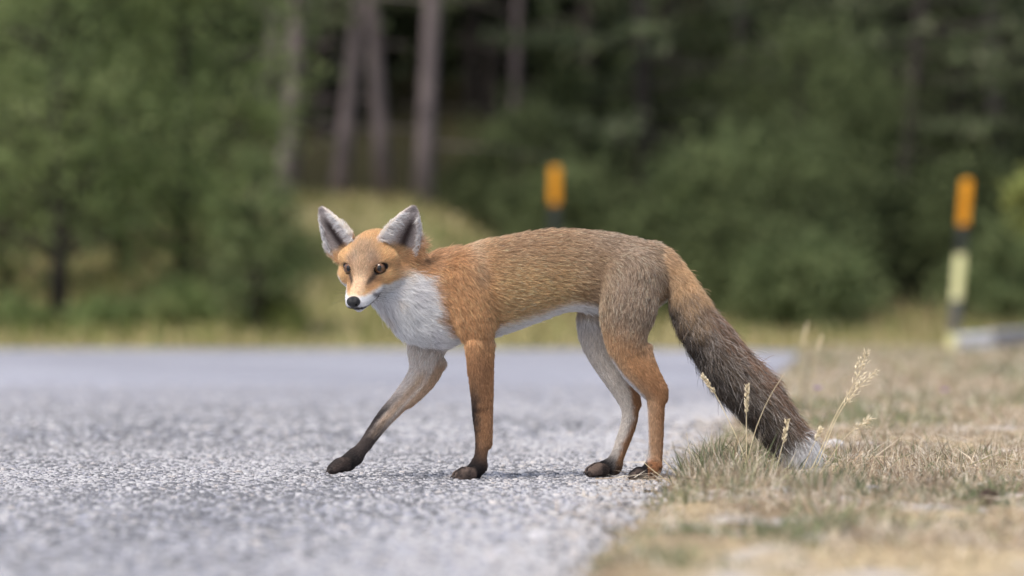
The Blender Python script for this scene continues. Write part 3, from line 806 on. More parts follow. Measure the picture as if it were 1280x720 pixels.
def build_fox_mesh():
    vox = 1.7
    lo = np.array([385.0, -6.0, -118.0]); hi = np.array([1025.0, 356.0, 66.0])
    n = np.ceil((hi - lo) / vox).astype(int) + 1
    G = np.full(n, 40.0, dtype=np.float32)
    ax = [lo[i] + vox * np.arange(n[i]) for i in range(3)]
    def sub(pmin, pmax):
        a = np.clip(np.floor((pmin - lo) / vox).astype(int), 0, n - 1); b = np.clip(np.ceil((pmax - lo) / vox).astype(int) + 1, 1, n)
        return tuple(slice(a[i], b[i]) for i in range(3))
    def smin(a, b, k):
        h = np.clip(k - np.abs(a - b), 0, None) / k
        return np.minimum(a, b) - h * h * k * 0.25
    def seg(A, B, sy):
        m = max(A[3], B[3]) + 24
        s = sub(np.minimum(A[:3], B[:3]) - m, np.maximum(A[:3], B[:3]) + m)
        X, Z, Y = np.meshgrid(ax[0][s[0]], ax[1][s[1]], ax[2][s[2]], indexing='ij', sparse=True)
        d = B[:3] - A[:3]; dd = max(1e-6, (d * d).sum())
        t = np.clip(((X - A[0]) * d[0] + (Z - A[1]) * d[1] + (Y - A[2]) * d[2]) / dd, 0, 1).astype(np.float32)
        dist = np.sqrt((X - A[0] - t * d[0]) ** 2 + (Z - A[1] - t * d[1]) ** 2 + ((Y - A[2] - t * d[2]) * sy) ** 2) - (A[3] + (B[3] - A[3]) * t)
        return s, dist.astype(np.float32)
    for nm, (pts, sy, k) in CH.items():
        F = {}
        pm = pts[:, :3].min(0) - pts[:, 3].max() - 26; pM = pts[:, :3].max(0) + pts[:, 3].max() + 26
        S = sub(pm, pM); loc = np.full(tuple(x.stop - x.start for x in S), 40.0, dtype=np.float32)
        for i in range(len(pts) - 1):
            s, d = seg(pts[i], pts[i + 1], sy)
            r = tuple(slice(max(s[j].start, S[j].start) - S[j].start, min(s[j].stop, S[j].stop) - S[j].start) for j in range(3))
            q = tuple(slice(r[j].start + S[j].start - s[j].start, r[j].stop + S[j].start - s[j].start) for j in range(3))
            loc[r] = np.minimum(loc[r], d[q])
        G[S] = smin(G[S], loc, k)
    # ears
    for (base, up, wd, front, Hh) in EAR:
        s = sub(base - 60, base + up * Hh + 40)
        X, Z, Y = np.meshgrid(ax[0][s[0]], ax[1][s[1]], ax[2][s[2]], indexing='ij', sparse=True)
        dx, dz, dy = X - base[0], Z - base[1], Y - base[2]
        h = (dx * up[0] + dz * up[1] + dy * up[2]) / Hh
        w = dx * wd[0] + dz * wd[1] + dy * wd[2]
        f = dx * front[0] + dz * front[1] + dy * front[2]
        Wd = ear_width(h)
        cup = -8.0 * np.clip(1 - (w / np.maximum(Wd, 3)) ** 2, 0, 1) * np.clip(1.1 - h, 0, 1)
        d = np.maximum(np.maximum(np.abs(f - cup) - 2.0, (np.abs(w) - Wd) * 0.8), np.maximum((h - 1) * Hh, (-0.25 - h) * Hh)).astype(np.float32)
        G[s] = smin(G[s], d, 5)
        # hollow the ear's mouth into the skull
        cc = base + up * 9 + front * 7 - wd * 0
        dist = np.sqrt((X - cc[0]) ** 2 + (Z - cc[1]) ** 2 + (Y - cc[2]) ** 2) - 6.5
        G[s] = np.maximum(G[s], -dist.astype(np.float32))
    # eye openings: almond cuts over the eyeballs
    for p, nv, sg in zip(EYES, EYE_N, (-1, 1)):
        nv = nv / np.linalg.norm(nv)
        side = HA * sg - nv * (HA * sg).dot(nv); side /= np.linalg.norm(side)
        side = side * 0.96 + HCu * 0.23; side -= nv * side.dot(nv); side /= np.linalg.norm(side)
        upv = np.cross(side, nv); upv *= np.sign(upv[1])
        s = sub(p - 26, p + 26)
        X, Z, Y = np.meshgrid(ax[0][s[0]], ax[1][s[1]], ax[2][s[2]], indexing='ij', sparse=True)
        c = p + nv * 9
        a = (X - c[0]) * side[0] + (Z - c[1]) * side[1] + (Y - c[2]) * side[2]
        b = (X - c[0]) * upv[0] + (Z - c[1]) * upv[1] + (Y - c[2]) * upv[2]
        e = (X - c[0]) * nv[0] + (Z - c[1]) * nv[1] + (Y - c[2]) * nv[2]
        d = (np.sqrt((a / 8.8) ** 2 + (b / 5.2) ** 2 + (e / 13.0) ** 2) - 1) * 5.4
        G[s] = np.maximum(G[s], -d.astype(np.float32))
    # mouth: a shallow slit between upper lip and jaw
    for sg in (-1, 1):
        mp = [H3(sg * 1, 84, -32.0), H3(sg * 8, 74, -33.0), H3(sg * 14.5, 54, -30.0), H3(sg * 19.5, 38, -25.0)]
        for A, B in zip(mp[:-1], mp[1:]):
            s, d = seg(np.array([*A, 1.7]), np.array([*B, 1.7]), 1.0)
            g = G[s]; G[s] = np.where(d < 6, np.maximum(g, -d), g)
    # flatten what would sink below the tarmac
    wz = ax[1]
    G = np.maximum(G, (-(wz) + 0.5)[None, :, None].astype(np.float32))
    # ---- surface nets
    sg = G < 0
    c = [sg[i:n[0] - 1 + i, j:n[1] - 1 + j, k:n[2] - 1 + k] for i in (0, 1) for j in (0, 1) for k in (0, 1)]
    cnt = sum(x.astype(np.int8) for x in c)
    act = np.argwhere((cnt > 0) & (cnt < 8))
    idx = np.full(tuple(n - 1), -1, dtype=np.int32); idx[tuple(act.T)] = np.arange(len(act))
    acc = np.zeros((len(act), 3)); ct = np.zeros(len(act))
    offs = [(0, 0, 0), (0, 0, 1), (0, 1, 0), (0, 1, 1), (1, 0, 0), (1, 0, 1), (1, 1, 0), (1, 1, 1)]
    val = [G[act[:, 0] + o[0], act[:, 1] + o[1], act[:, 2] + o[2]] for o in offs]
    for a in range(8):
        for b in range(a + 1, 8):
            if sum(abs(x - y) for x, y in zip(offs[a], offs[b])) != 1: continue
            cr = (val[a] < 0) != (val[b] < 0)
            t = np.where(cr, val[a] / np.where(cr, val[a] - val[b], 1), 0)
            p = np.array(offs[a])[None] + t[:, None] * (np.array(offs[b]) - np.array(offs[a]))[None]
            acc[cr] += p[cr]; ct[cr] += 1
    verts = lo + vox * (act + acc / ct[:, None])
    quads = []
    for axis in range(3):
        o1, o2 = [i for i in range(3) if i != axis]
        a = np.take(sg, range(0, n[axis] - 1), axis); b = np.take(sg, range(1, n[axis]), axis)
        e = np.argwhere(a != b)
        e = e[(e[:, o1] > 0) & (e[:, o2] > 0) & (e[:, o1] < n[o1] - 1) & (e[:, o2] < n[o2] - 1)]
        ins = sg[tuple(e.T)]
        def cell(d1, d2):
            q = e.copy(); q[:, o1] -= d1; q[:, o2] -= d2
            return idx[tuple(q.T)]
        q = np.stack([cell(1, 1), cell(0, 1), cell(0, 0), cell(1, 0)], 1)
        flip = ins if axis != 1 else ~ins
        q = np.where(flip[:, None], q, q[:, ::-1])
        quads.append(q)
    quads = np.concatenate(quads)
    # light smoothing
    nb = np.zeros_like(verts); dg = np.zeros(len(verts))
    for rep in range(2):
        nb[:] = 0; dg[:] = 0
        for k in range(4):
            np.add.at(nb, quads[:, k], verts[quads[:, (k + 1) % 4]]); np.add.at(nb, quads[:, k], verts[quads[:, (k - 1) % 4]])
            np.add.at(dg, quads[:, k], 2)
        verts = verts * 0.5 + nb / np.maximum(dg, 1)[:, None] * 0.5
    return verts, quads

def px2m(p):
    p = np.asarray(p)
    return np.stack([(p[..., 0] - 640) / PXM, p[..., 2] / PXM, p[..., 1] / PXM], -1)

# ---- coat colours (sampled as the fur's own colours; chest shade on the far leg painted in)
def C_(r, g, b): return np.array(lin(r, g, b))
ORANGE, GOLD, TAN = C_(206, 160, 112), C_(224, 186, 134), C_(222, 198, 160)
RUST, BROWN, GREYB = C_(168, 126, 88), C_(176, 144, 118), C_(190, 166, 142)
WHITE, LGREY, MGREY = C_(240, 240, 242), C_(206, 204, 206), C_(150, 146, 146)
DARK, BLACK, DBROWN = C_(66, 60, 60), C_(34, 32, 34), C_(96, 78, 68)

def mixc(c, m, col): return c + (col - c) * np.clip(m, 0, 1)[:, None]
def capm(u, v, pts, r, soft):
    """soft mask round a polyline in (u, v)"""
    best = np.full(len(u), 1e9)
    for (a, b) in zip(pts[:-1], pts[1:]):
        dx, dy = b[0] - a[0], b[1] - a[1]
        t = np.clip(((u - a[0]) * dx + (v - a[1]) * dy) / (dx * dx + dy * dy + 1e-9), 0, 1)
        best = np.minimum(best, np.hypot(u - a[0] - t * dx, v - a[1] - t * dy))
    return 1 - sstep(r - soft, r + soft, best)

SEGS = []     # (A, B, part, tangent sign)
PARTS = ["torso", "neck", "throat", "near_fore", "far_fore", "near_hind", "far_hind", "tail", "head", "paw"]
for nm, (pts, sy, k) in CH.items():
    nm = nm.split('#')[0]
    part = nm if nm in PARTS else ("paw" if nm.startswith(("paw", "toe")) else "head")
    for i in range(len(pts) - 1):
        SEGS.append((pts[i], pts[i + 1], PARTS.index(part), sy))
for (base, up, wd, front, Hh) in EAR:
    SEGS.append((np.array([*base, 12, 3]), np.array([*(base + up * Hh), 3, 2.5]), PARTS.index("head"), 1.0))

def fields(p):
    """for points on the skin: part weights, fur length, lay direction"""
    N = len(p)
    wp = np.zeros((N, len(PARTS))); L = np.zeros(N); T = np.zeros((N, 3)); tot = np.zeros(N)
    for (A, B, part, sy) in SEGS:
        d = B[:3] - A[:3]; dd = (d * d).sum() + 1e-6
        t = np.clip(((p - A[:3]) @ d) / dd, 0, 1)
        q = p - A[:3] - t[:, None] * d; q[:, 2] *= sy
        dist = np.linalg.norm(q, axis=1) - (A[3] + (B[3] - A[3]) * t)
        w = np.exp(-(np.clip(dist, -3, None) / min(13.0, max(4.0, 0.28 * max(A[3], B[3])))) ** 2) * (np.sqrt(dd)) + 1e-12
        wp[:, part] += w; tot += w
        L += w * (A[4] + (B[4] - A[4]) * t)
        tn = d / math.sqrt(dd)
        T += w[:, None] * tn
    wp /= tot[:, None]; L /= tot; T /= tot[:, None]
    # lay on the head: back from the nose, out over the cheeks
    rel = p - HC; a, b, c = rel @ HA, rel @ HB, rel @ HCu
    back = -HB[None] * 1.0 + HA[None] * np.clip(a / 40, -1, 1)[:, None] * 0.55 + HCu[None] * np.clip((c + 4) / 60, -0.6, 0.45)[:, None]
    hw = wp[:, PARTS.index("head")][:, None]
    T = T * (1 - hw) + back * hw
    tw = (wp[:, PARTS.index("torso")] + wp[:, PARTS.index("neck")])[:, None]
    T = T + tw * np.array([0.25, -0.38, 0.0]) * 1.0
    th = wp[:, PARTS.index("throat")][:, None]
    T = T + th * np.array([0.2, -0.5, 0])
    return wp, L, T, a, b, c

def eye_frame(sg):
    nv = EYE_N[0 if sg < 0 else 1]; nv = nv / np.linalg.norm(nv)
    side = HA * sg - nv * (HA * sg).dot(nv); side /= np.linalg.norm(side)
    side = side * 0.96 + HCu * 0.23; side -= nv * side.dot(nv); side /= np.linalg.norm(side)
    upv = np.cross(side, nv); upv *= np.sign(upv[1])
    return nv, side, upv
def eye_r(p, p0, sg):
    nv, side, upv = eye_frame(sg); q = p - p0
    r = np.sqrt((q @ side / 8.8) ** 2 + (q @ upv / 5.2) ** 2)
    return np.where(q @ nv > -2, r, 9.0)
def coat(p, nrm, wp, a, b, c):
    u, v, y = p[:, 0], 598 - p[:, 1], p[:, 2]
    N = len(u)
    nz = fbm(u * 0.05, v * 0.09, 131); nf = fbm(u * 0.16, v * 0.22 + y * 0.07, 141); nv = fbm(u * 0.09 + y * .06, v * 0.06, 151)
    j = (nf - 0.5) * 16
    up = nrm[:, 1]
    # torso, neck, throat
    t = np.repeat(GOLD[None], N, 0)
    t = mixc(t, sstep(640, 560, u) , ORANGE)
    t = mixc(t, (1 - sstep(312, 366, v + j)) * 0.55 * sstep(585, 640, u), BROWN)
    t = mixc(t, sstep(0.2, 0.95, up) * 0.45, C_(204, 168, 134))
    t = mixc(t, sstep(690, 765, u + j) * 0.8, GREYB)
    t = mixc(t, capm(u, v, [(748, 330), (738, 352), (728, 376)], 13, 12) * 0.55, C_(176, 140, 98))
    t = mixc(t, capm(u, v, [(590, 316), (597, 350)], 8, 10) * 0.75, C_(230, 208, 178))
    t = mixc(t, capm(u, v, [(520, 326), (575, 320), (610, 345)], 14, 14) * 0.30, C_(180, 138, 98))
    belly = np.interp(u, [560, 600, 650, 690, 715, 740, 790], [440, 424, 409, 398, 391, 398, 425])
    t = mixc(t, sstep(-5, 7, v - belly + j * 0.5), WHITE)
    t = mixc(t, sstep(0.55, 0.9, -up) * sstep(500, 560, u), WHITE)
    # white bib: in front of a line from cheek to foreleg
    bib = np.interp(v, [330, 342, 352, 380, 402, 425, 446], [505, 515, 541, 547, 546, 561, 577])
    dirty = mixc(np.repeat(WHITE[None], N, 0), sstep(0.5, 0.75, fbm(u * .045 + v * .03, v * .02 - u * .035, 191)) * 0.55, C_(204, 200, 200))
    dirty = mixc(dirty, sstep(0.6, 0.8, fbm(u * .08, v * .05, 195)) * 0.4, C_(222, 204, 180))
    t = mixc(t, sstep(8, -8, u - bib + j * 1.5) * sstep(334, 348, v), dirty)
    t = mixc(t, capm(u, v, [(508, 425), (525, 437), (545, 441)], 9, 9) * (wp[:, 4] > 0.15) * 0.7, DARK)  # shade below the chest, painted dark where the far foreleg begins
    # near foreleg
    nf_ = np.repeat(ORANGE[None], N, 0)
    nf_ = mixc(nf_, sstep(425, 460, v), RUST)
    nf_ = mixc(nf_, (1 - sstep(592, 606, u + j * .5)) * sstep(450, 515, v), BLACK * 1.6)
    nf_ = mixc(nf_, sstep(535, 580, v + j) * 0.85, C_(78, 62, 54))
    nf_ = mixc(nf_, sstep(6, -4, u - np.interp(v, [380, 402, 425, 446, 452], [547, 546, 561, 577, 570]) + j), WHITE)
    inner = sstep(-33, -22, y) * sstep(430, 460, v)
    nf_ = mixc(nf_, inner * 0.5, TAN)
    # far foreleg: we see its inner side
    ff = np.repeat(C_(222, 210, 200)[None], N, 0)
    ax_ = np.interp(v, [436, 459, 477, 493, 508, 523, 540, 555, 570], [537, 531, 522, 508, 494, 480, 467, 456, 443])
    off = u - ax_
    ff = mixc(ff, np.exp(-((off - 2) / 7) ** 2) * sstep(455, 475, v) * 0.7, C_(196, 166, 132))
    ff = mixc(ff, sstep(9, 15, off) * sstep(440, 460, v) * 0.7, C_(190, 152, 108))
    ff = mixc(ff, sstep(-2, -9, off - j * .2) * sstep(480, 520, v), DARK)
    ff = mixc(ff, sstep(515, 552, v + j), C_(88, 78, 74))
    ff = mixc(ff, sstep(0, 14, y - 30) * 0.9, RUST)
    # near hind leg
    nh = np.repeat(GREYB[None], N, 0)
    nh = mixc(nh, (1 - sstep(752, 778, u + j)) * 0.5, C_(188, 162, 128))
    nh = mixc(nh, sstep(390, 460, v + j + (790 - u) * 0.35), C_(198, 154, 108))
    nh = mixc(nh, sstep(432, 490, v + j), RUST)
    fr = np.interp(v, [392, 400, 430, 446, 461, 476, 492, 507, 580], [728, 734, 750, 761, 770, 783, 799, 805, 807])
    nh = mixc(nh, sstep(24, 5, u - fr + j * .4) * sstep(410, 450, v) * 0.45, C_(196, 172, 144))
    nh = mixc(nh, sstep(6.5, 1.5, u - fr) * (v > 385), LGREY)
    nh = mixc(nh, sstep(540, 575, v) * (1 - sstep(806, 816, u + j * .4)) * 0.8, C_(170, 158, 146))
    nh = mixc(nh, sstep(-30, -18, y) * sstep(420, 450, v) * 0.8, LGREY)
    # far hind leg: inner side pale, rust along the back
    fh = np.repeat(C_(206, 198, 190)[None], N, 0)
    bk = np.interp(v, [440, 461, 492, 507, 522, 538, 553, 568, 583], [782, 786, 796, 799, 801, 795, 787, 782, 777])
    fh = mixc(fh, sstep(-12, -4, u - bk + j * 0.3) * sstep(462, 490, v), RUST)
    fh = mixc(fh, sstep(550, 580, v + j) * (1 - sstep(-14, -6, u - bk)) * .85, C_(92, 86, 86))
    fh = mixc(fh, sstep(425, 398, v) * 0.4, MGREY)
    fh = mixc(fh, sstep(30, 42, y) * 0.9, RUST)
    # tail (hair colours are refined along the hair below)
    tl = np.repeat(C_(150, 128, 108)[None], N, 0)
    tl = mixc(tl, sstep(372, 345, v + j + (u - 850) * -0.35), C_(214, 184, 148))
    # head
    hd = np.repeat(C_(222, 180, 128)[None], N, 0)
    hd = mixc(hd, capm(a, c, [(0, 20), (0, 8)], 15, 9) * sstep(10, 24, b) * 0.62, C_(180, 160, 140))
    hd = mixc(hd, capm(np.abs(a), c, [(11, 16), (16, 13)], 5, 5) * sstep(10, 24, b) * 0.5, C_(176, 160, 146))
    hd = mixc(hd, sstep(38, 60, b) * (1 - sstep(6, 12, np.abs(a))) * 0.75, C_(232, 202, 170))
    hd = mixc(hd, capm(b, np.abs(a), [(40, 15), (54, 12.5), (64, 12)], 4.0, 4) * sstep(-26, -10, c) * 0.5, C_(150, 108, 80))
    wl = np.interp(b, [-30, 0, 20, 36, 50, 62, 76, 90], [-16, -16, -17, -17.0, -18.0, -18.5, -18.5, -16])
    wl = wl + np.where(np.abs(a) < 9, -6 * sstep(70, 60, b), 0)
    hd = mixc(hd, sstep(2.5, -3.0, c - wl + j * 0.15), WHITE)
    hd = mixc(hd, capm(b, c, [(62, -22), (55, -25), (48, -26)], 2.6, 2.8) * (np.abs(a) > 8) * 0.8, C_(90, 84, 86))
    hd = mixc(hd, (1 - sstep(1.6, 3.6, np.abs(c - np.interp(b, [38, 54, 74, 84], [-25, -30.5, -33.3, -32.3])))) * sstep(36, 42, b) * 0.95, BLACK)
    hd = mixc(hd, sstep(30, 45, np.abs(a)) * sstep(-18, -8, c) * (c < 14) * 0.35, C_(232, 196, 160))
    for p0, sg in zip(EYES, (-1, 1)):
        hd = mixc(hd, 1 - sstep(1.18, 1.42, eye_r(p, p0, sg)), BLACK)
        hd = mixc(hd, capm(a * sg, c, [(14, -3), (11, -8)], 2.6, 2.2) * (b > 30) * 0.8, DARK)
    # ears
    for (base, up_, wd, front, Hh) in EAR:
        r = p - base; h = r @ up_ / Hh; w = r @ wd; f = r @ front
        cupf = -8.0 * np.clip(1 - (w / np.maximum(ear_width(h), 3)) ** 2, 0, 1) * np.clip(1.1 - h, 0, 1)
        ins = sstep(-0.10, 0.08, h) * (np.abs(w) < 30) * (np.abs(f - cupf) < 6)
        inside = ins * sstep(-0.1, 0.25, nrm @ front)
        col = np.repeat(C_(212, 202, 198)[None], N, 0)
        Wd = ear_width(h)
        col = mixc(col, np.exp(-((w - 4.0) / (0.31 * Wd)) ** 2) * sstep(0.88, 0.5, h) * 0.95, C_(66, 48, 46))
        col = mixc(col, sstep(0.80, 0.95, h) * 0.6, C_(120, 110, 110))
        hd = hd + (col - hd) * inside[:, None]
        ins = ins * sstep(0.06, 0.2, h)
        outside = ins * sstep(0.1, -0.2, nrm @ front)
        oc = mixc(np.repeat(C_(70, 56, 52)[None], N, 0), sstep(0.45, 0.15, h), C_(206, 166, 120))
        hd = hd + (oc - hd) * outside[:, None]
        edge = ins * sstep(0.86, 0.98, np.abs(w) / Wd)
        hd = mixc(hd, edge * 0.85, C_(238, 226, 212))
    # paws
    pw = np.repeat(C_(74, 64, 60)[None], N, 0)
    pw = mixc(pw, sstep(0.40, 0.65, nf) * 0.6, C_(136, 116, 104))
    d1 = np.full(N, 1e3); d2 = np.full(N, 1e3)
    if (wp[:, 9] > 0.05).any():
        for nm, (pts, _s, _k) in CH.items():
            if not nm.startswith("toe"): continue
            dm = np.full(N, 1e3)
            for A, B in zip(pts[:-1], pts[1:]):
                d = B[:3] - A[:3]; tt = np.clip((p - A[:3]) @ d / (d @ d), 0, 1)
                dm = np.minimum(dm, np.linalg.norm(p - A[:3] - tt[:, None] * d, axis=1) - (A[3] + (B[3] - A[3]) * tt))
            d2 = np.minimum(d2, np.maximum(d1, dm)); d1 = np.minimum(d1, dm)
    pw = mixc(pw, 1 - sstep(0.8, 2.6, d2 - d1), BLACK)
    pw = mixc(pw, (u > 808) * 1.0 * sstep(0.2, 0.6, nf), C_(170, 120, 80))
    pw = mixc(pw, (u < 470) * 0.6, C_(60, 54, 52))
    out = t * (wp[:, 0] + wp[:, 1] + wp[:, 2])[:, None]
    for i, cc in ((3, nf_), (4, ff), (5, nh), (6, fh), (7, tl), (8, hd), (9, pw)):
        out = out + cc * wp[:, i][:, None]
    lum = out @ np.array([0.3, 0.59, 0.11])
    return np.clip(lum[:, None] + (out - lum[:, None]) * 0.90, 0.004, 0.95)

def hair_object(name, pos, cols, rad, parent, mat):
    """pos (N,K,3) metres, cols (N,K,3), rad (N,K)"""
    N, K = pos.shape[:2]
    hc = bpy.data.hair_curves.new(name)
    hc.add_curves([K] * N)
    hc.position_data.foreach_set("vector", pos.astype(np.float32).ravel())
    ra = hc.attributes.get("radius") or hc.attributes.new("radius", 'FLOAT', 'POINT')
    ra.data.foreach_set("value", rad.astype(np.float32).ravel())
    ca = hc.attributes.new("tint", 'FLOAT_COLOR', 'POINT')
    c4 = np.ones((N * K, 4), dtype=np.float32); c4[:, :3] = cols.reshape(-1, 3)
    ca.data.foreach_set("color", c4.ravel())
    o = bpy.data.objects.new(name, hc); COL.objects.link(o)
    hc.materials.append(mat)
    if parent: o.parent = parent
    return o

def fur_mat():
    m, n, l, b = mat_new("fox_hair", 0.55, 0.25)
    a = n.new("ShaderNodeAttribute"); a.attribute_name = "tint"
    l.new(a.outputs["Color"], b.inputs["Base Color"])
    tr = n.new("ShaderNodeBsdfTranslucent"); l.new(a.outputs["Color"], tr.inputs[0])
    ms = n.new("ShaderNodeMixShader"); ms.inputs[0].default_value = 0.28
    l.new(b.outputs[0], ms.inputs[1]); l.new(tr.outputs[0], ms.inputs[2])
    l.new(ms.outputs[0], n["Material Output"].inputs["Surface"])
    return m

def build_fox():
    verts, quads = build_fox_mesh()
    root = empty("red_fox", (0, 0, 0))
    props(root, "young red fox stepping along the tarmac edge with its head turned to the viewer", "fox")
    me = mesh_np("body", px2m(verts), quads)
    nv = np.empty(len(verts) * 3, dtype=np.float32); me.vertex_normals.foreach_get("vector", nv)
    nv = nv.reshape(-1, 3)[:, [0, 2, 1]]
    ctr = verts.mean(0)
    if ((verts - ctr) * nv).sum() < 0:
        me.flip_normals(); nv = -nv
    wp, L, T, a, b, c = fields(verts)
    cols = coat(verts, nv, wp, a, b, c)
    ca = me.color_attributes.new("tint", 'FLOAT_COLOR', 'POINT')
    c4 = np.ones((len(verts), 4), dtype=np.float32); c4[:, :3] = cols * 0.85; ca.data.foreach_set("color", c4.ravel())
    body = link("body", me, root, mat_tint("fox_skin", 0.85, 0.1, 0, 0, False), True)
    print("fox verts", len(verts))

    M_FUR = fur_mat()
    # ---- roots on the skin
    tri = np.concatenate([quads[:, [0, 1, 2]], quads[:, [0, 2, 3]]])
    A, B, C = verts[tri[:, 0]], verts[tri[:, 1]], verts[tri[:, 2]]
    area = 0.5 * np.linalg.norm(np.cross(B - A, C - A), axis=1)
    tc = (A + B + C) / 3
    far_side = tc[:, 2] > 20
    dens = np.where((L[tri[:, 0]] < 9), 1.55, 1.0)
    headw = wp[tri[:, 0], 8]; dens = dens * (1 + 1.5 * headw)
    prob = area * dens
    def sample(N, mask=None):
        pr = prob if mask is None else prob * mask
        k = RNG.choice(len(tri), N, p=pr / pr.sum())
        r1 = np.sqrt(RNG.random(N)); r2 = RNG.random(N)
        w0, w1, w2 = 1 - r1, r1 * (1 - r2), r1 * r2
        f = lambda X: X[tri[k, 0]] * w0[:, None] + X[tri[k, 1]] * w1[:, None] + X[tri[k, 2]] * w2[:, None]
        p = f(verts); nn = f(nv); nn /= np.linalg.norm(nn, axis=1, keepdims=True) + 1e-9
        return p, nn
    def grow(p, nn, lift, K, cell, clump, rng_dir, len_mul=1.0, droop=0.0):
        wp, L, T, a, b, c = fields(p)
        N = len(p)
        tg = T - nn * (T * nn).sum(1, keepdims=True); tg /= np.linalg.norm(tg, axis=1, keepdims=True) + 1e-6
        wob = np.stack([fbm(p[:, 0] * .08, p[:, 1] * .08, 161 + i) - .5 for i in range(3)], 1) * 0.7
        d = tg + wob * 0.6 + RNG.standard_normal((N, 3)) * rng_dir
        d -= nn * (d * nn).sum(1, keepdims=True) * 0.8; d /= np.linalg.norm(d, axis=1, keepdims=True)
        Ln = L * len_mul * RNG.uniform(0.6, 1.15, N) * (0.8 + 0.4 * fbm(p[:, 0] * .1, p[:, 1] * .1, 171))
        lf = lift * RNG.uniform(0.6, 1.4, N)
        s = np.linspace(0, 1, K)
        # leaves the skin lifted, then lies over
        up_ = (s - 0.55 * s ** 2)[None] * lf[:, None]
        pos = p[:, None] + (d[:, None] * s[None, :, None] + nn[:, None] * up_[..., None]) * Ln[:, None, None]
        pos[:, :, 1] -= droop * (s ** 2)[None] * Ln[:, None]
        if clump > 0:
            cid = np.floor(p / cell + 0.35 * np.sin(p[:, [1, 2, 0]] * 0.31)).astype(np.int64)
            key = (cid[:, 0] * 73856093) ^ (cid[:, 1] * 19349663) ^ (cid[:, 2] * 83492791)
            _, inv = np.unique(key, return_inverse=True)
            cn = np.bincount(inv); tipm = np.stack([np.bincount(inv, pos[:, -1, i]) / cn for i in range(3)], 1)[inv]
            pull = clump * RNG.uniform(0.3, 1.0, N)
            pos += (tipm[:, None] - pos[:, -1:, :]) * (s ** 1.7)[None, :, None] * pull[:, None, None]
        pos[:, :, 1] = np.maximum(pos[:, :, 1], 1.0)
        return pos, Ln, wp, a, b, c
    def away_from_bare(p, extra=0):
        ok = np.ones(len(p), bool)
        for e, sg in zip(EYES, (-1, 1)): ok &= eye_r(p, e, sg) > 1.3
        ok &= np.linalg.norm(p - NOSE, axis=1) > 9.5
        return ok

    # ---- coat
    p, nn = sample(300000, wp[tri[:, 0], 7] < 0.35)
    k = away_from_bare(p); p, nn = p[k], nn[k]
    pos, Ln, wp1, a, b, c = grow(p, nn, 0.52, 6, 4.0, 0.22, 0.26)
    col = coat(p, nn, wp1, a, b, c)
    N = len(p); s = np.linspace(0, 1, 6)
    ag = np.clip(((wp1[:, 0] + wp1[:, 1]) * (0.35 + 0.65 * sstep(560, 650, p[:, 0])) + 0.35 * wp1[:, 3] * (1 - sstep(420, 470, 598 - p[:, 1])) + wp1[:, 5] * (1 - sstep(395, 455, 598 - p[:, 1]))), 0, 1)     # ticked hairs on back and haunch
    lum = col.mean(1)
    ag = ag * (1 - sstep(0.45, 0.7, lum))
    var = np.exp(0.24 * RNG.standard_normal(N))[:, None]
    base = np.clip(col * 1.07, 0, 0.86) * var
    rootc = base * (1 - 0.35 * ag)[:, None]
    typ = RNG.random(N)
    tipc = np.where((typ < 0.32 * ag)[:, None], base * 0.40, np.where((typ > 1 - (0.22 + 0.2 * sstep(700, 780, p[:, 0])) * ag)[:, None], np.clip(base * 1.2 + 0.12, 0, 0.8), base * 1.08))
    cc = rootc[:, None] + (tipc - rootc)[:, None] * sstep(0.35, 0.85, s)[None, :, None]
    thick = (0.00023 + 0.00009 * np.clip(Ln / 16, 0, 1))[:, None] * (1 - 0.80 * s[None] ** 1.4)
    thick *= np.where(wp1[:, 8] > 0.5, 0.8, 1.0)[:, None]
    hair_object("coat_fur", px2m(pos), np.clip(cc, 0.004, 0.95), thick, body, M_FUR)

    # ---- tail brush
    tail_mask = wp[tri[:, 0], 7] > 0.3
    p, nn = sample(60000, tail_mask)
    pos, Ln, wp1, a, b, c = grow(p, nn, 0.80, 8, 8.0, 0.40, 0.36, droop=0.05)
    u, v = p[:, 0], 598 - p[:, 1]
    N = len(p); s = np.linspace(0, 1, 8)
    along = np.clip((v - 325) / 235, 0, 1)                                   # 0 at the root, 1 at the tip
    nt = fbm(u * .07, v * .07, 181) - .5
    tan = np.repeat(C_(214, 182, 144)[None], N, 0); tip = np.repeat(C_(46, 42, 43)[None], N, 0)
    ashen = C_(160, 154, 150); topc = C_(146, 116, 96)
    m_dark = sstep(0.07, 0.38, along + nt * 0.3)
    basec = mixc(tan, m_dark, ashen)
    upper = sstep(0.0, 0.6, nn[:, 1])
    rootm = (1 - sstep(0.0, 0.12, along + nt * 0.1 + (u - 830) * 0.004)) * 0.45
    basec = mixc(basec, rootm, GREYB)
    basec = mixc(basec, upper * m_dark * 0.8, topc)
    tipc = mixc(mixc(tan * 1.05, rootm, GREYB), m_dark * (0.70 + 0.3 * RNG.random(N)), tip[0])
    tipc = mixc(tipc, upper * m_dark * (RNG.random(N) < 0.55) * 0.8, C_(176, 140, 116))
    tipc = mixc(tipc, (RNG.random(N) < 0.20) * m_dark * 1.0, C_(196, 188, 180))
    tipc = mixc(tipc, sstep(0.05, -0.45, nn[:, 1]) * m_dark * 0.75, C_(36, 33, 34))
    wt = sstep(0.89, 0.93, along + nt * 0.05 + (u - 985) * 0.001)
    basec = mixc(basec, wt, WHITE); tipc = mixc(tipc, wt, WHITE)
    var = np.exp(0.18 * RNG.standard_normal(N))[:, None]
    cc = (basec[:, None] + (tipc - basec)[:, None] * sstep(0.3, 0.8, s)[None, :, None]) * var[:, None]
    thick = 0.00042 * (1 - 0.8 * s[None] ** 1.3) * np.ones((N, 1))
